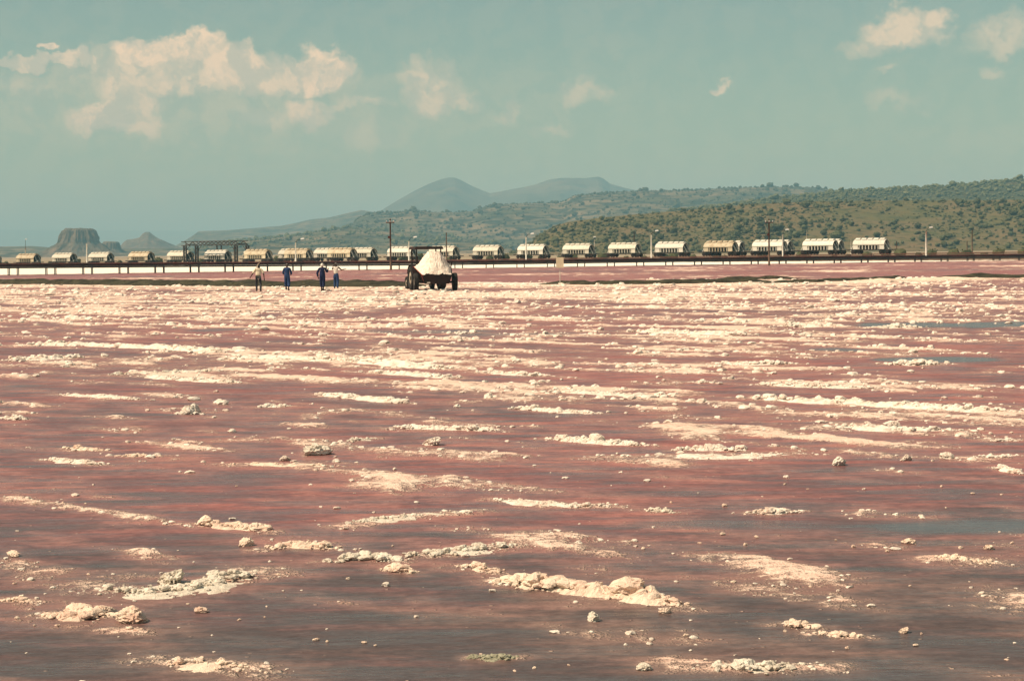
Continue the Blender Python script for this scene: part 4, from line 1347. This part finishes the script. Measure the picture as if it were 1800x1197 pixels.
MB().box(-.22, .22, -.35, .1, 1.05, 1.15).box(-.22, .22, -.42, -.34, 1.1, 1.55).build('seat', M_DARKM, tt_)
MB().tube([(0, .9, 1.3), (0, .62, 1.48)], .03, 6).tube([(.2 * math.cos(a), .62 + .1 * math.sin(a), 1.48 + .17 * math.sin(a)) for a in np.linspace(0, 6.28, 17)], .02, 5).build('steering_wheel', M_DARKM, tt_)
MB().tube([(-.2, 1.9, 1.38), (-.2, 1.9, 2.15)], .04, 6).build('exhaust', M_DARKM, tt_)

# ------------------------------------------------------------------ people
M_SKIN = principled('skin', None, 0.6, 0.3, (0.050, 0.028, 0.019))
M_BLUE = mottled('blue_cloth', (0.018, 0.040, 0.115), (0.028, 0.060, 0.155), 6, 0.85, 0.15, 0.01, 9)
M_NAVY = mottled('navy_cloth', (0.010, 0.016, 0.055), (0.018, 0.026, 0.080), 6, 0.85, 0.15, 0.01, 9)
M_SHIRT = mottled('cream_cloth', (0.66, 0.60, 0.46), (0.52, 0.46, 0.34), 6, 0.9, 0.15, 0.01, 9)
M_TROU = mottled('charcoal_cloth', (0.028, 0.030, 0.035), (0.05, 0.05, 0.055), 6, 0.9, 0.15, 0.01, 9)
M_CAPW = mottled('white_cloth', (0.72, 0.70, 0.63), (0.6, 0.57, 0.5), 6, 0.9, 0.15)
M_GREYC = mottled('grey_cloth', (0.16, 0.16, 0.15), (0.10, 0.10, 0.095), 6, 0.9, 0.15)
M_BOOT = mottled('boot_rubber', (0.012, 0.012, 0.013), (0.03, 0.03, 0.03), 6, 0.5, 0.4)


def skin_mesh(name, verts, edges, radii, mat, parent, root=0, sub=2):
    me = bpy.data.meshes.new(name)
    me.from_pydata([tuple(v) for v in verts], edges, [])
    o = link(name, me, parent)
    md = o.modifiers.new('skin', 'SKIN')
    md.use_smooth_shade = True
    if not me.skin_vertices:
        me.skin_vertices.new(name='sv') if hasattr(me.skin_vertices, 'new') else None
    lay = me.skin_vertices[0].data
    for i, r in enumerate(radii):
        lay[i].radius = r if isinstance(r, tuple) else (r, r)
        lay[i].use_root = (i == root)
    sd = o.modifiers.new('sub', 'SUBSURF')
    sd.levels = sd.render_levels = sub
    me.materials.append(mat)
    return o


def person(words, loc, yaw, pose, scale=1.0):
    """pose: dict of joints in metres for a 1.75 m figure, +y is the way the figure faces"""
    t = thing('person', words, 'person', loc, yaw)
    t.scale = (scale,) * 3
    J = dict(pelvis=(0, 0, .95), waist=(0, 0, 1.08), chest=(0, .0, 1.28), neck0=(0, -.01, 1.45), neck=(0, .0, 1.52), head=(0, .02, 1.62), crown=(0, .015, 1.72), nose=(0, .115, 1.61),
             shL=(-.19, 0, 1.42), shR=(.19, 0, 1.42), elL=(-.27, -.02, 1.13), elR=(.27, -.02, 1.13), wrL=(-.28, .10, .90), wrR=(.28, .10, .90),
             hipL=(-.095, 0, .90), hipR=(.095, 0, .90), knL=(-.11, .03, .50), knR=(.11, .03, .50), anL=(-.12, -.02, .09), anR=(.12, -.02, .09))
    J.update(pose.get('J', {}))
    J['toeL'] = tuple(np.add(J['anL'], (-.02, .17, -.055)))
    J['toeR'] = tuple(np.add(J['anR'], (.02, .17, -.055)))
    for s in 'LR':
        w, e = np.array(J['wr' + s]), np.array(J['el' + s])
        d = (w - e) / np.linalg.norm(w - e)
        J['palm' + s] = tuple(w + d * .08)
        side = np.cross(d, (0, 0, 1.0)); side = side / (np.linalg.norm(side) + 1e-6)
        for k in range(4):
            off = side * (k - 1.5) * .02
            J['f%d%s' % (k, s)] = tuple(w + d * .115 + off)
            J['g%d%s' % (k, s)] = tuple(w + d * (.155 + (.012 if k in (1, 2) else 0)) + off + np.array((0, .02, -.01)))
        J['th' + s] = tuple(w + d * .075 + side * .055 + np.array((0, .02, 0)))
    names = list(J)
    ix = {n: i for i, n in enumerate(names)}
    E = [('pelvis', 'waist'), ('waist', 'chest'), ('chest', 'neck0'), ('neck0', 'neck'), ('neck', 'head'), ('head', 'crown'), ('head', 'nose')]
    R_ = dict(pelvis=(.15, .105), waist=(.135, .095), chest=(.16, .11), neck0=(.085, .075), neck=.052, head=(.078, .095), crown=(.06, .075), nose=.014,
              hip=.085, kn=.058, an=.04, toe=.035, sh=.062, el=.043, wr=.03, palm=(.034, .02), th=.010)
    rad = []
    for n in names:
        k = n[:-1] if n[-1] in 'LR' and n[:-1] in R_ else n
        rad.append(R_.get(k, .0095))
    for s in 'LR':
        E += [('pelvis', 'hip' + s), ('hip' + s, 'kn' + s), ('kn' + s, 'an' + s), ('an' + s, 'toe' + s), ('neck0', 'sh' + s), ('sh' + s, 'el' + s), ('el' + s, 'wr' + s), ('wr' + s, 'palm' + s), ('palm' + s, 'th' + s)]
        for k in range(4):
            E += [('palm' + s, 'f%d%s' % (k, s)), ('f%d%s' % (k, s), 'g%d%s' % (k, s))]
    skin_mesh('body', [J[n] for n in names], [(ix[a], ix[b]) for a, b in E], rad, M_SKIN, t, ix['pelvis'])

    def garment(name, joints, edges, extra, mat, mult=1.0):
        nm = list(joints)
        im = {n: i for i, n in enumerate(nm)}
        rr = []
        for n in nm:
            k = n[:-1] if n[-1] in 'LR' and (n[:-1] in R_ or n[:-1] in extra) else n
            v = extra.get(n, extra.get(k, None))
            if v is None:
                v = R_[k]
                v = tuple(c + .018 for c in v) if isinstance(v, tuple) else v + .018
            rr.append(v)
        JJ = dict(J); JJ.update(pose.get('G', {}))
        skin_mesh(name, [JJ[n] for n in nm], [(im[a], im[b]) for a, b in edges if a in im and b in im], rr, mat, t, 0)

    legs = [('pelvis', 'hipL'), ('hipL', 'knL'), ('knL', 'anL'), ('pelvis', 'hipR'), ('hipR', 'knR'), ('knR', 'anR')]
    tors = [('pelvis', 'waist'), ('waist', 'chest'), ('chest', 'neck0')]
    arms = [('neck0', 'shL'), ('shL', 'elL'), ('elL', 'wrL'), ('neck0', 'shR'), ('shR', 'elR'), ('elR', 'wrR')]
    # boots
    for s in 'LR':
        J['cal' + s] = tuple((np.array(J['an' + s]) * .62 + np.array(J['kn' + s]) * .38))
        skin_mesh('boot', [J['cal' + s], J['an' + s], J['toe' + s]], [(0, 1), (1, 2)], [.062, .056, .048], pose.get('boot', M_BOOT), t, 1)
    pose['dress'](t, garment, J, legs, tors, arms)
    return t


def ell_cap(name, parent, c, r, mat, brim=None, z_cut=-.15):
    V, F = icosphere(2)
    V = V.copy()
    V[:, 2] = np.maximum(V[:, 2], z_cut)
    o = link(name, np_data(name, V * r + np.array(c), F, mat, True), parent)
    if brim:
        m = MB()
        n = 16
        a0, a1, ro = brim
        pts = [(c[0] + r[0] * .95 * math.cos(a), c[1] + r[1] * .95 * math.sin(a), c[2] + r[2] * z_cut + .005) for a in np.linspace(a0, a1, n)]
        ptsO = [(c[0] + r[0] * ro * math.cos(a), c[1] + r[1] * ro * math.sin(a), c[2] + r[2] * z_cut - .012) for a in np.linspace(a0, a1, n)]
        for k in range(n):
            m.v += [pts[k], ptsO[k], tuple(np.add(ptsO[k], (0, 0, .012))), tuple(np.add(pts[k], (0, 0, .012)))]
        for k in range(n - 1):
            for j in range(4):
                m.f.append((4 * k + j, 4 * k + (j + 1) % 4, 4 * k + 4 + (j + 1) % 4, 4 * k + 4 + j))
        m.build('brim', mat, o)
    return o


def dress1(t, G, J, legs, tors, arms):
    G('trousers', ['pelvis', 'hipL', 'knL', 'anL', 'hipR', 'knR', 'anR'], legs, {'kn': .078, 'an': .066}, M_TROU)
    G('shirt', ['pelvis', 'waist', 'chest', 'neck0', 'shL', 'elL', 'shR', 'elR'], tors + arms, {'pelvis': (.185, .14), 'waist': (.19, .14), 'chest': (.19, .14), 'el': .075, 'sh': .085}, M_SHIRT)
    ell_cap('hair', t, (J['head'][0], J['head'][1] - .01, J['head'][2] + .04), np.array((.088, .105, .085)), M_BOOT)
    MB().box(-.06, .07, -.150, -.132, .80, .93).build('rag', M_CAPW, t)


def dress2(t, G, J, legs, tors, arms):
    G('overall', ['pelvis', 'waist', 'chest', 'neck0', 'hipL', 'knL', 'hipR', 'knR', 'shL', 'elL', 'wrL', 'shR', 'elR', 'wrR', 'calL', 'calR'],
      legs[:2] + legs[3:5] + [('knL', 'calL'), ('knR', 'calR')] + tors + arms,
      {'pelvis': (.19, .14), 'waist': (.17, .125), 'hip': .115, 'kn': .105, 'cal': .092, 'el': .075, 'wr': .062}, M_BLUE)
    ell_cap('cap', t, (J['head'][0], J['head'][1] - .005, J['head'][2] + .05), np.array((.09, .108, .075)), M_GREYC, (.1, math.pi - .1, 1.9))


def dress3(t, G, J, legs, tors, arms):
    G('overall', ['pelvis', 'waist', 'chest', 'neck0', 'hipL', 'knL', 'hipR', 'knR', 'shL', 'elL', 'wrL', 'shR', 'elR', 'wrR', 'calL', 'calR'],
      legs[:2] + legs[3:5] + [('knL', 'calL'), ('knR', 'calR')] + tors + arms,
      {'pelvis': (.20, .15), 'waist': (.185, .14), 'hip': .12, 'kn': .105, 'cal': .088, 'el': .08, 'wr': .062}, M_NAVY)
    ell_cap('hood', t, (J['head'][0], J['head'][1] - .01, J['head'][2] + .02), np.array((.108, .125, .125)), M_CAPW, None, -.75)


def dress4(t, G, J, legs, tors, arms):
    G('trousers', ['pelvis', 'waist', 'hipL', 'knL', 'anL', 'hipR', 'knR', 'anR'], legs + tors, {'pelvis': (.19, .145), 'waist': (.155, .115), 'hip': .12, 'kn': .095, 'an': .07}, M_BLUE)
    G('vest', ['pelvis', 'waist', 'chest', 'neck0', 'shL', 'shR'], tors + arms, {'pelvis': (.15, .11), 'waist': (.16, .12), 'chest': (.175, .125), 'sh': .075}, M_CAPW)
    ell_cap('cap', t, (J['head'][0], J['head'][1] - .005, J['head'][2] + .05), np.array((.09, .108, .075)), M_GREYC, (.2, math.pi - .2, 1.9))


def gp(px, py):
    p = gnd(px, py)
    return (p[0], p[1], 0.0)


pr1 = person('person in a cream shirt and dark trousers, leftmost walker, shovel on shoulder', gp(454.5, 512.5), math.radians(5), dict(dress=dress1, J=dict(
    chest=(0, .10, 1.28), neck0=(0, .17, 1.42), neck=(.0, .21, 1.48), head=(0, .27, 1.56), crown=(0, .28, 1.66), nose=(0, .37, 1.53), waist=(0, .03, 1.08),
    shL=(-.20, .14, 1.38), shR=(.20, .14, 1.38), elL=(-.36, .10, 1.13), wrL=(-.46, .22, .98), elR=(.34, .06, 1.12), wrR=(.36, .10, .86),
    knL=(-.13, .14, .50), anL=(-.11, .10, .08), knR=(.14, .02, .49), anR=(.14, -.22, .09)), boot=M_BOOT))
pr2 = person('person in a blue overall and dark cap, second walker from the left', gp(505, 511.5), math.radians(-6), dict(dress=dress2, J=dict(
    elL=(-.27, .05, 1.13), elR=(.27, .05, 1.13), wrL=(-.20, .24, 1.06), wrR=(.20, .24, 1.06), knL=(-.10, .10, .50), anL=(-.10, .16, .08), knR=(.11, .02, .49), anR=(.11, -.18, .09))))
pr3 = person('person in a long navy overall with a white head cover', gp(567, 512.5), math.radians(4), dict(dress=dress3, J=dict(
    elL=(-.32, .0, 1.14), wrL=(-.27, .12, .92), elR=(.30, .14, 1.20), wrR=(.34, .32, 1.36), knL=(-.07, .10, .50), anL=(-.05, .12, .08), knR=(.07, .0, .49), anR=(.05, -.16, .09))))
pr4 = person('person in a white vest and blue trousers, rightmost walker nearest the tractor', gp(591, 508), math.radians(-8), dict(dress=dress4, J=dict(
    elL=(-.28, .12, 1.28), wrL=(-.22, .18, 1.52), elR=(.34, .10, 1.26), wrR=(.52, .22, 1.30), knL=(-.11, .16, .50), anL=(-.13, .10, .08), knR=(.11, .02, .49), anR=(.12, -.16, .09)), boot=M_BOOT), 1.0)

# shovel carried over the shoulder of the first walker
a = gnd(454.5, 512.5)
sh = thing('shovel', 'long pale-handled shovel over the shoulder of the leftmost walker', 'shovel', (a[0], a[1], 0), math.radians(5))
MB().tube([(-.46, .25, .95), (-.13, -.04, 1.50), (.06, -.22, 1.80)], .022, 6).build('handle', M_SHIRT, sh)
MB().hexa([(.03, -.215, 1.76), (.10, -.215, 1.76), (.15, -.30, 1.92), (.07, -.30, 1.92)], [(.03, -.225, 1.75), (.10, -.225, 1.75), (.15, -.31, 1.91), (.07, -.31, 1.91)]).build('blade', M_RIM, sh)

# ------------------------------------------------------------------ heaped salt: ridges, loose lumps, crumbs
MATS = dict(p=M_SALT_PINK, s=M_SALT, g=M_SALT_GREY, d=M_SALT_DARK)


def lump_template(seed, sub, amp=.55):
    V, F = icosphere(sub)
    n = vn3(V * 1.6 + seed * 7.7, seed) - .5
    n2 = 1 - 2 * np.abs(vn3(V * 2.9 + seed * 2.3, seed + 1) - .5)
    n3 = 1 - 2 * np.abs(vn3(V * 6.1 + seed, seed + 2) - .5)
    V = V * (.62 + amp * n + .42 * n2 + .20 * n3)[:, None]
    rr_ = np.random.default_rng(seed)
    for _ in range(4):
        d_ = rr_.normal(size=3); d_ /= np.linalg.norm(d_)
        V = V - np.maximum(0, V @ d_ - rr_.uniform(.5, .75))[:, None] * d_ * .7
    dir_ = V / np.linalg.norm(V, axis=1)[:, None]
    f1 = 1 - 2 * np.abs(vn3(dir_ * 4.3 + seed * 1.9, seed + 5) - .5)
    f2 = 1 - 2 * np.abs(vn3(dir_ * 9.0 + seed * 4.1, seed + 6) - .5)
    V = V * (.82 + .24 * f1 + .14 * f2)[:, None]
    V[:, 2] = V[:, 2] * .80
    V[:, 2] = np.where(V[:, 2] < -.35, -.35 + .1 * (V[:, 2] + .35), V[:, 2])
    return V, F


LUMP2 = [lump_template(400 + k, 2) for k in range(8)]
LUMP1 = []
for k in range(8):
    TV, TF = lump_template(430 + k, 1)
    LUMP1.append((TV, TF[TV[TF][:, :, 2].max(1) > -.20]))
LUMP0 = []
for k in range(8):
    TV, TF = lump_template(440 + k, 0, .8)
    LUMP0.append((TV, TF[TV[TF][:, :, 2].max(1) > -.20]))
LUMP3 = [lump_template(460 + k, 3) for k in range(8)]


def build_ridge(idx, pl, h, w, m, kf, label):
    w = w * .78
    r = np.random.default_rng(500 + idx)
    L = ridge_world(pl)
    seg = np.hypot(*np.diff(L, axis=0).T)
    cum = np.concatenate([[0], np.cumsum(seg)])
    tot = cum[-1]
    along = lambda t: np.stack([np.interp(t, cum, L[:, 0]), np.interp(t, cum, L[:, 1])], -1)
    # mound
    na, nc = int(np.clip(tot / min(w * .09, .03), 24, 120)), int(np.clip(2 * w / .03, 15, 27))
    ta_ = np.linspace(0, tot, na)
    cs = np.linspace(-1, 1, nc)
    c = along(ta_)
    d = np.gradient(c, axis=0)
    d /= np.linalg.norm(d, axis=1)[:, None]
    nrm = np.stack([-d[:, 1], d[:, 0]], 1)
    nrm *= np.where(nrm[:, 1] > 0, 1, -1)[:, None]
    wob = 1 + .9 * (fbm2(ta_ / (w * 1.4), np.full(na, idx * 3.3), 71, 3) - .5)
    env = np.clip(np.minimum(ta_, tot - ta_) / (w * 2.2), 0, 1)
    P = c[:, None, :] + nrm[:, None, :] * (cs[None, :, None] * (w * wob * (.35 + .65 * env))[:, None, None])
    bell = np.clip(1 - cs ** 2, 0, 1)[None, :] ** 1.3
    n1 = fbm2(P[..., 0] / (w * .6), P[..., 1] / (w * .6), 73 + idx, 3)
    n2 = 1 - 2 * np.abs(vn2(P[..., 0] / min(w * .2, .06), P[..., 1] / min(w * .2, .06), 75 + idx) - .5)
    n3 = 1 - 2 * np.abs(vn2(P[..., 0] / min(w * .09, .028), P[..., 1] / min(w * .09, .028), 77 + idx) - .5)
    en2 = env[:, None] * bell
    mh = .5 if m in 'gd' else .8
    hz = mh * h * (en2 * (1.25 * n1 - .22) + (.30 * n2 + .18 * n3) * en2 ** .5 - .26)
    V = np.concatenate([P, hz[..., None]], -1).reshape(-1, 3)
    i = np.arange(na * nc).reshape(na, nc)
    F = np.stack([i[:-1, :-1], i[1:, :-1], i[1:, 1:], i[:-1, 1:]], -1).reshape(-1, 4)
    Fm = np.concatenate([F[:, [0, 1, 2]], F[:, [0, 2, 3]]])
    # lumps heaped along it
    n = int(np.clip(kf * tot / min(w, .26) * 27, 24, 210))
    t0 = r.uniform(0.02, .98, n) * tot
    cl = fbm2(t0 / (w * 1.3), np.full(n, idx * 5.1), 81, 3)
    cc = along(t0)
    off = np.clip(r.normal(0, .38, n), -1, 1)
    nn = np.stack([np.interp(t0, ta_, nrm[:, 0]), np.interp(t0, ta_, nrm[:, 1])], 1)
    pos = cc + nn * (off * w * .8)[:, None]
    en = np.clip(np.minimum(t0, tot - t0) / (w * 1.1), .2, 1)
    size = h * (.09 + .44 * r.random(n) ** 2.8) * (.45 + 1.2 * cl) * (1 - .5 * np.abs(off)) * (.5 + .5 * en)
    zc = h * .38 * en * (1 - off ** 2) * (.3 + 1.2 * cl) * r.uniform(.2, 1.0, n)
    Vs, Fs, o_ = [V], [Fm], len(V)
    for k in range(n):
        TV, TF = (LUMP2 if size[k] > h * .42 else LUMP1)[r.integers(0, 8)]
        a = r.uniform(0, 6.28)
        ca, sa = math.cos(a), math.sin(a)
        s = size[k]
        X = TV * s * np.array([r.uniform(.9, 1.5), r.uniform(.9, 1.3), r.uniform(.75, 1.1)])
        Vs.append(np.stack([ca * X[:, 0] - sa * X[:, 1] + pos[k, 0], sa * X[:, 0] + ca * X[:, 1] + pos[k, 1], X[:, 2] + zc[k] + s * .15], 1))
        Fs.append(TF + o_)
        o_ += len(TV)
    V, F = np.concatenate(Vs), np.concatenate(Fs)
    base = np.array([*along(np.array([tot / 2]))[0], 0])
    o = link('salt_ridge', np_data('salt_ridge', V - base, F, MATS[m], False), None, tuple(base))
    tag(o, label, 'salt ridge', 'ridges of heaped salt on the pan')


ORD = ['first', 'second', 'third', 'fourth', 'fifth', 'sixth', 'seventh', 'eighth', 'ninth', 'tenth', 'eleventh', 'twelfth', 'thirteenth', 'fourteenth', 'fifteenth', 'sixteenth']
COLW = dict(p='peach cream', s='pale cream', g='grey white', d='dark grey')
BANDS = [(0, 640, 'far'), (640, 685, 'upper middle'), (685, 760, 'middle'), (760, 870, 'lower middle'), (870, 950, 'foreground'), (950, 1060, 'near foreground'), (1060, 1300, 'bottom')]
mid = [(np.mean([p[0] for p in R_[0]]), np.mean([p[1] for p in R_[0]])) for R_ in RIDGES]
labels = [None] * len(RIDGES)
for lo_, hi_, nm in BANDS:
    ids = sorted([k for k in range(len(RIDGES)) if lo_ <= mid[k][1] < hi_], key=lambda k: mid[k][0])
    for j, k in enumerate(ids):
        pos = 'leftmost' if j == 0 else 'rightmost' if j == len(ids) - 1 else ORD[j] + ' from the left'
        labels[k] = f'{COLW[RIDGES[k][3]]} crumbly salt ridge, {pos} in the {nm} of the pan'
labels[6] = 'long peach ridge of heaped salt in the near foreground right of centre'
labels[8] = 'wide grey crusted salt patch with a big lump, near foreground at left'
labels[16] = 'small dark muddy salt clump at the bottom centre'
labels[17] = 'short pale salt ridge beside the dark blue brine pool at right'
labels[25] = 'long high pale salt ridge reaching the right edge in mid pan'
for k, (pl_, h_, w_, m_, kf_) in enumerate(RIDGES):
    build_ridge(k, pl_, h_, w_, m_, kf_, labels[k])

# loose lumps one can pick out: column, foot line, width in photograph pixels, words
LUMPS = [(298, 1027, 46, 'g', 'big grey salt lump on top of the crusted patch at left'), (135, 1084, 44, 'p', 'big peach salt lump at the lower left corner, left of a second one'),
         (231, 1094, 44, 'p', 'rounded cracked salt lump at lower left, standing alone'), (353, 1077, 17, 'p', 'small salt lump right of the cracked one at lower left'),
         (182, 1078, 30, 'p', 'salt lump between the two big ones at lower left'), (1568, 750, 26, 's', 'round white salt ball on the ridge at right'),
         (1475, 818, 26, 's', 'solitary dome-shaped salt lump on red mud right of centre'), (1667, 807, 24, 's', 'solitary dome-shaped salt lump at right'),
         (759, 783, 28, 's', 'flat-topped salt lump alone on the mud at centre'), (1050, 778, 24, 's', 'round white salt ball just right of centre'),
         (335, 727, 30, 's', 'big pale salt lump at left in mid pan'), (557, 800, 36, 'g', 'wedge-shaped grey salt lump left of centre'),
         (1160, 697, 16, 's', 'upright salt lump at the end of a middle ridge'), (1303, 790, 18, 's', 'salt lump right of the flat pale ridge'),
         (1595, 809, 16, 's', 'small salt lump left of the dome-shaped one at right'), (713, 1004, 22, 'p', 'lumpy pair of salt knobs left of the long peach ridge'),
         (430, 960, 22, 'p', 'small peach lump above the left salt ridges'), (1170, 1078, 16, 'p', 'small peach lump under the right end of the long ridge'),
         (1205, 1118, 14, 'p', 'small lump near the bottom, right of centre'), (1132, 1178, 24, 'g', 'pale crusty lump at the bottom right of centre'),
         (1598, 955, 18, 'p', 'upright lump above the pale patch at right'), (990, 775, 22, 's', 'salt lump on the ridge at centre, left of the ball'),
         (24, 978, 20, 'p', 'small lump at the left edge'), (1042, 1092, 24, 'g', 'pale lump in the rippled brine at bottom centre')]
lump_me = {}
for m_ in 'psgd':
    lump_me[m_] = [np_data('salt_lump', V, F, MATS[m_], False) for V, F in LUMP3]
rl = np.random.default_rng(77)


def put_lump(px, py, wpx, m_, label, group, k):
    p = gnd(px, py)
    s = (wpx * 1.1 if wpx > 15 else wpx * .62) * p[1] / F0 / 2.15
    o = link('salt_lump', lump_me[m_][k % 8], None, (p[0], p[1] + s * .7, s * .28))
    o.rotation_euler = (0, 0, float(rl.uniform(0, 6.28)))
    o.scale = (s * rl.uniform(.95, 1.3), s * rl.uniform(.85, 1.1), s * rl.uniform(.65, 1.05))
    tag(o, label, 'salt lump', group)


for k, (px, py, wpx, m_, lb) in enumerate(LUMPS):
    put_lump(px, py, wpx, m_, lb, 'loose salt lumps', k)
SMALL = [(60, 887, 14), (110, 885, 10), (150, 886, 8), (305, 773, 12), (225, 778, 14), (415, 855, 8), (500, 810, 18), (630, 850, 10), (693, 826, 12), (583, 822, 12),
         (555, 827, 12), (1588, 810, 14), (1640, 811, 10), (1070, 725, 13), (1100, 727, 9), (1380, 852, 9), (1655, 856, 9), (1180, 884, 9), (1274, 890, 14), (1710, 868, 9),
         (1760, 870, 8), (1420, 860, 7), (1320, 811, 12), (860, 700, 16), (870, 700, 10), (690, 960, 9), (612, 1018, 12), (490, 1011, 12), (155, 1010, 9), (25, 1026, 10),
         (1310, 905, 8), (1085, 798, 10), (1345, 897, 9), (1230, 955, 9), (1310, 958, 12), (1290, 1024, 14), (1600, 1030, 8), (1460, 1045, 8), (1425, 1032, 10), (1380, 1110, 10),
         (1590, 1112, 16), (1620, 1115, 10), (1490, 1140, 12), (1610, 1135, 14), (1770, 1160, 10), (1240, 1160, 12), (905, 1180, 10), (940, 1175, 12), (1000, 1170, 10), (845, 1150, 8),
         (575, 1128, 10), (640, 1130, 12), (555, 1125, 14), (100, 1100, 12), (30, 1088, 14), (60, 1100, 8), (420, 1090, 10), (465, 1085, 8), (330, 1062, 9), (660, 1135, 9),
         (1690, 964, 14), (1740, 965, 18), (1560, 970, 12), (1500, 962, 14), (1470, 950, 8), (1780, 955, 12), (1330, 945, 12), (1270, 940, 14), (1130, 965, 12), (1100, 955, 9)]
for k, (px, py, wpx) in enumerate(SMALL):
    put_lump(px, py, wpx, 'p' if py > 850 else 's', 'small loose cream salt lump lying singly on the wet red pan', 'small loose salt lumps scattered on the pan', k)

# salt heaps beside the far dark bank
for k, (px, py, h_, wpx, lb) in enumerate([(161, 500.5, 7, 13, 'pointed white salt heap by the dark bank at left, larger of two'), (264, 501, 6, 10, 'pointed white salt heap by the dark bank left of the gantry'),
                                          (76, 500.5, 4.5, 10, 'low white salt heap by the bank near the left edge'), (112, 500, 4.5, 7, 'small white salt heap left of the pointed one'),
                                          (489, 502.5, 5, 24, 'wide white salt heap on the bank foot between two walkers'), (186, 500.5, 4, 8, 'low white salt heap just right of the pointed one')]):
    p = gnd(px, py)
    s = p[1] / F0
    V, F = icosphere(3)
    rr = np.hypot(V[:, 0], V[:, 1])
    V = np.stack([V[:, 0] * wpx * s * .62, V[:, 1] * wpx * s * .62, np.maximum(0, 1.05 - rr) * h_ * s * np.where(V[:, 2] > 0, 1, -.2) + .06 * (vn3(V * 5 + k, k) - .5)], 1)
    o = link('salt_heap', np_data('salt_heap', V, F, M_SALT, True), None, (p[0], p[1], 0))
    tag(o, lb, 'salt heap', 'small salt heaps by the dark bank')

# crumbs: too many to count
rc = np.random.default_rng(99)
N = 130000
u = rc.uniform(-.30, .30, N)
dy_ = 760 * (36.0 / 760) ** (rc.random(N) ** .9)
Y = CAM_H * F0 / dy_
Pc = np.stack([u * (Y + 2), Y], 1)
s, wet, red, dark, white = fields(Pc)
keep = rc.random(N) < (sstep(np.interp(Y, [15, 40], [.30, .40]), np.interp(Y, [15, 40], [.60, .74]), s) * np.interp(Y, [10, 20, 40, 80, 150, 200], [.30, .40, .9, .9, .4, .1]) + np.interp(Y, [10, 30, 60], [.004, .004, .004])) * (1 - .9 * np.clip(wet, 0, 1))
keep &= shore(Pc) < -1
keep &= Pc[:, 1] < 160
Pc, sk = Pc[keep][:23000], s[keep][:23000]
hz = fbm2(Pc[:, 0] * .35, Pc[:, 1] * .35, 303, 3)
row = fbm2(Pc @ FUR * .2, Pc @ FURN * 1.1, 305, 3)
sz = np.interp(Pc[:, 1], [10, 20, 40, 80, 140], [.008, .014, .030, .048, .070]) * np.minimum(rc.gamma(1.9, .46, len(Pc)) + .12, 2.6) * (.55 + 1.2 * np.maximum(0, row - .25))
S_ = np.stack([sz * rc.uniform(1, 1.9, len(sz)), sz * rc.uniform(1, 1.4, len(sz)), sz * rc.uniform(.7, 1.1, len(sz))], 1)
P3_ = np.concatenate([Pc, (sz * .2)[:, None]], 1)
fr = Pc[:, 1] > 62
o, me = joined('salt_crumbs', P3_[~fr], S_[~fr], LUMP1, M_SALT, seed=31)
tag(o, 'countless small crumbs of salt strewn over the near half of the pan', 'salt crumbs', kind='stuff')
o, me = joined('salt_crumbs', P3_[fr], S_[fr] * 1.1, LUMP0, M_SALT, seed=32)
tag(o, 'countless small crumbs of salt strewn over the far half of the pan', 'salt crumbs', kind='stuff')

# ------------------------------------------------------------------ the air
hz_ = MB().box(-33000, 33000, -33000, 33000, -2.0, 330.0)
m = bpy.data.materials.new('haze_air')
m.use_nodes = True
T = NT(m.node_tree)
T.n.clear()
pv = T.new('ShaderNodeVolumePrincipled', {'Color': (0.33, 0.74, 0.95, 1), 'Absorption Color': (0.26, 0.15, 0.0, 1), 'Density': 2.0e-4, 'Anisotropy': 0.0})
T.new('ShaderNodeOutputMaterial', {'Volume': pv.outputs[0]})
ho = hz_.build('haze', m)
tag(ho, kind='stuff')
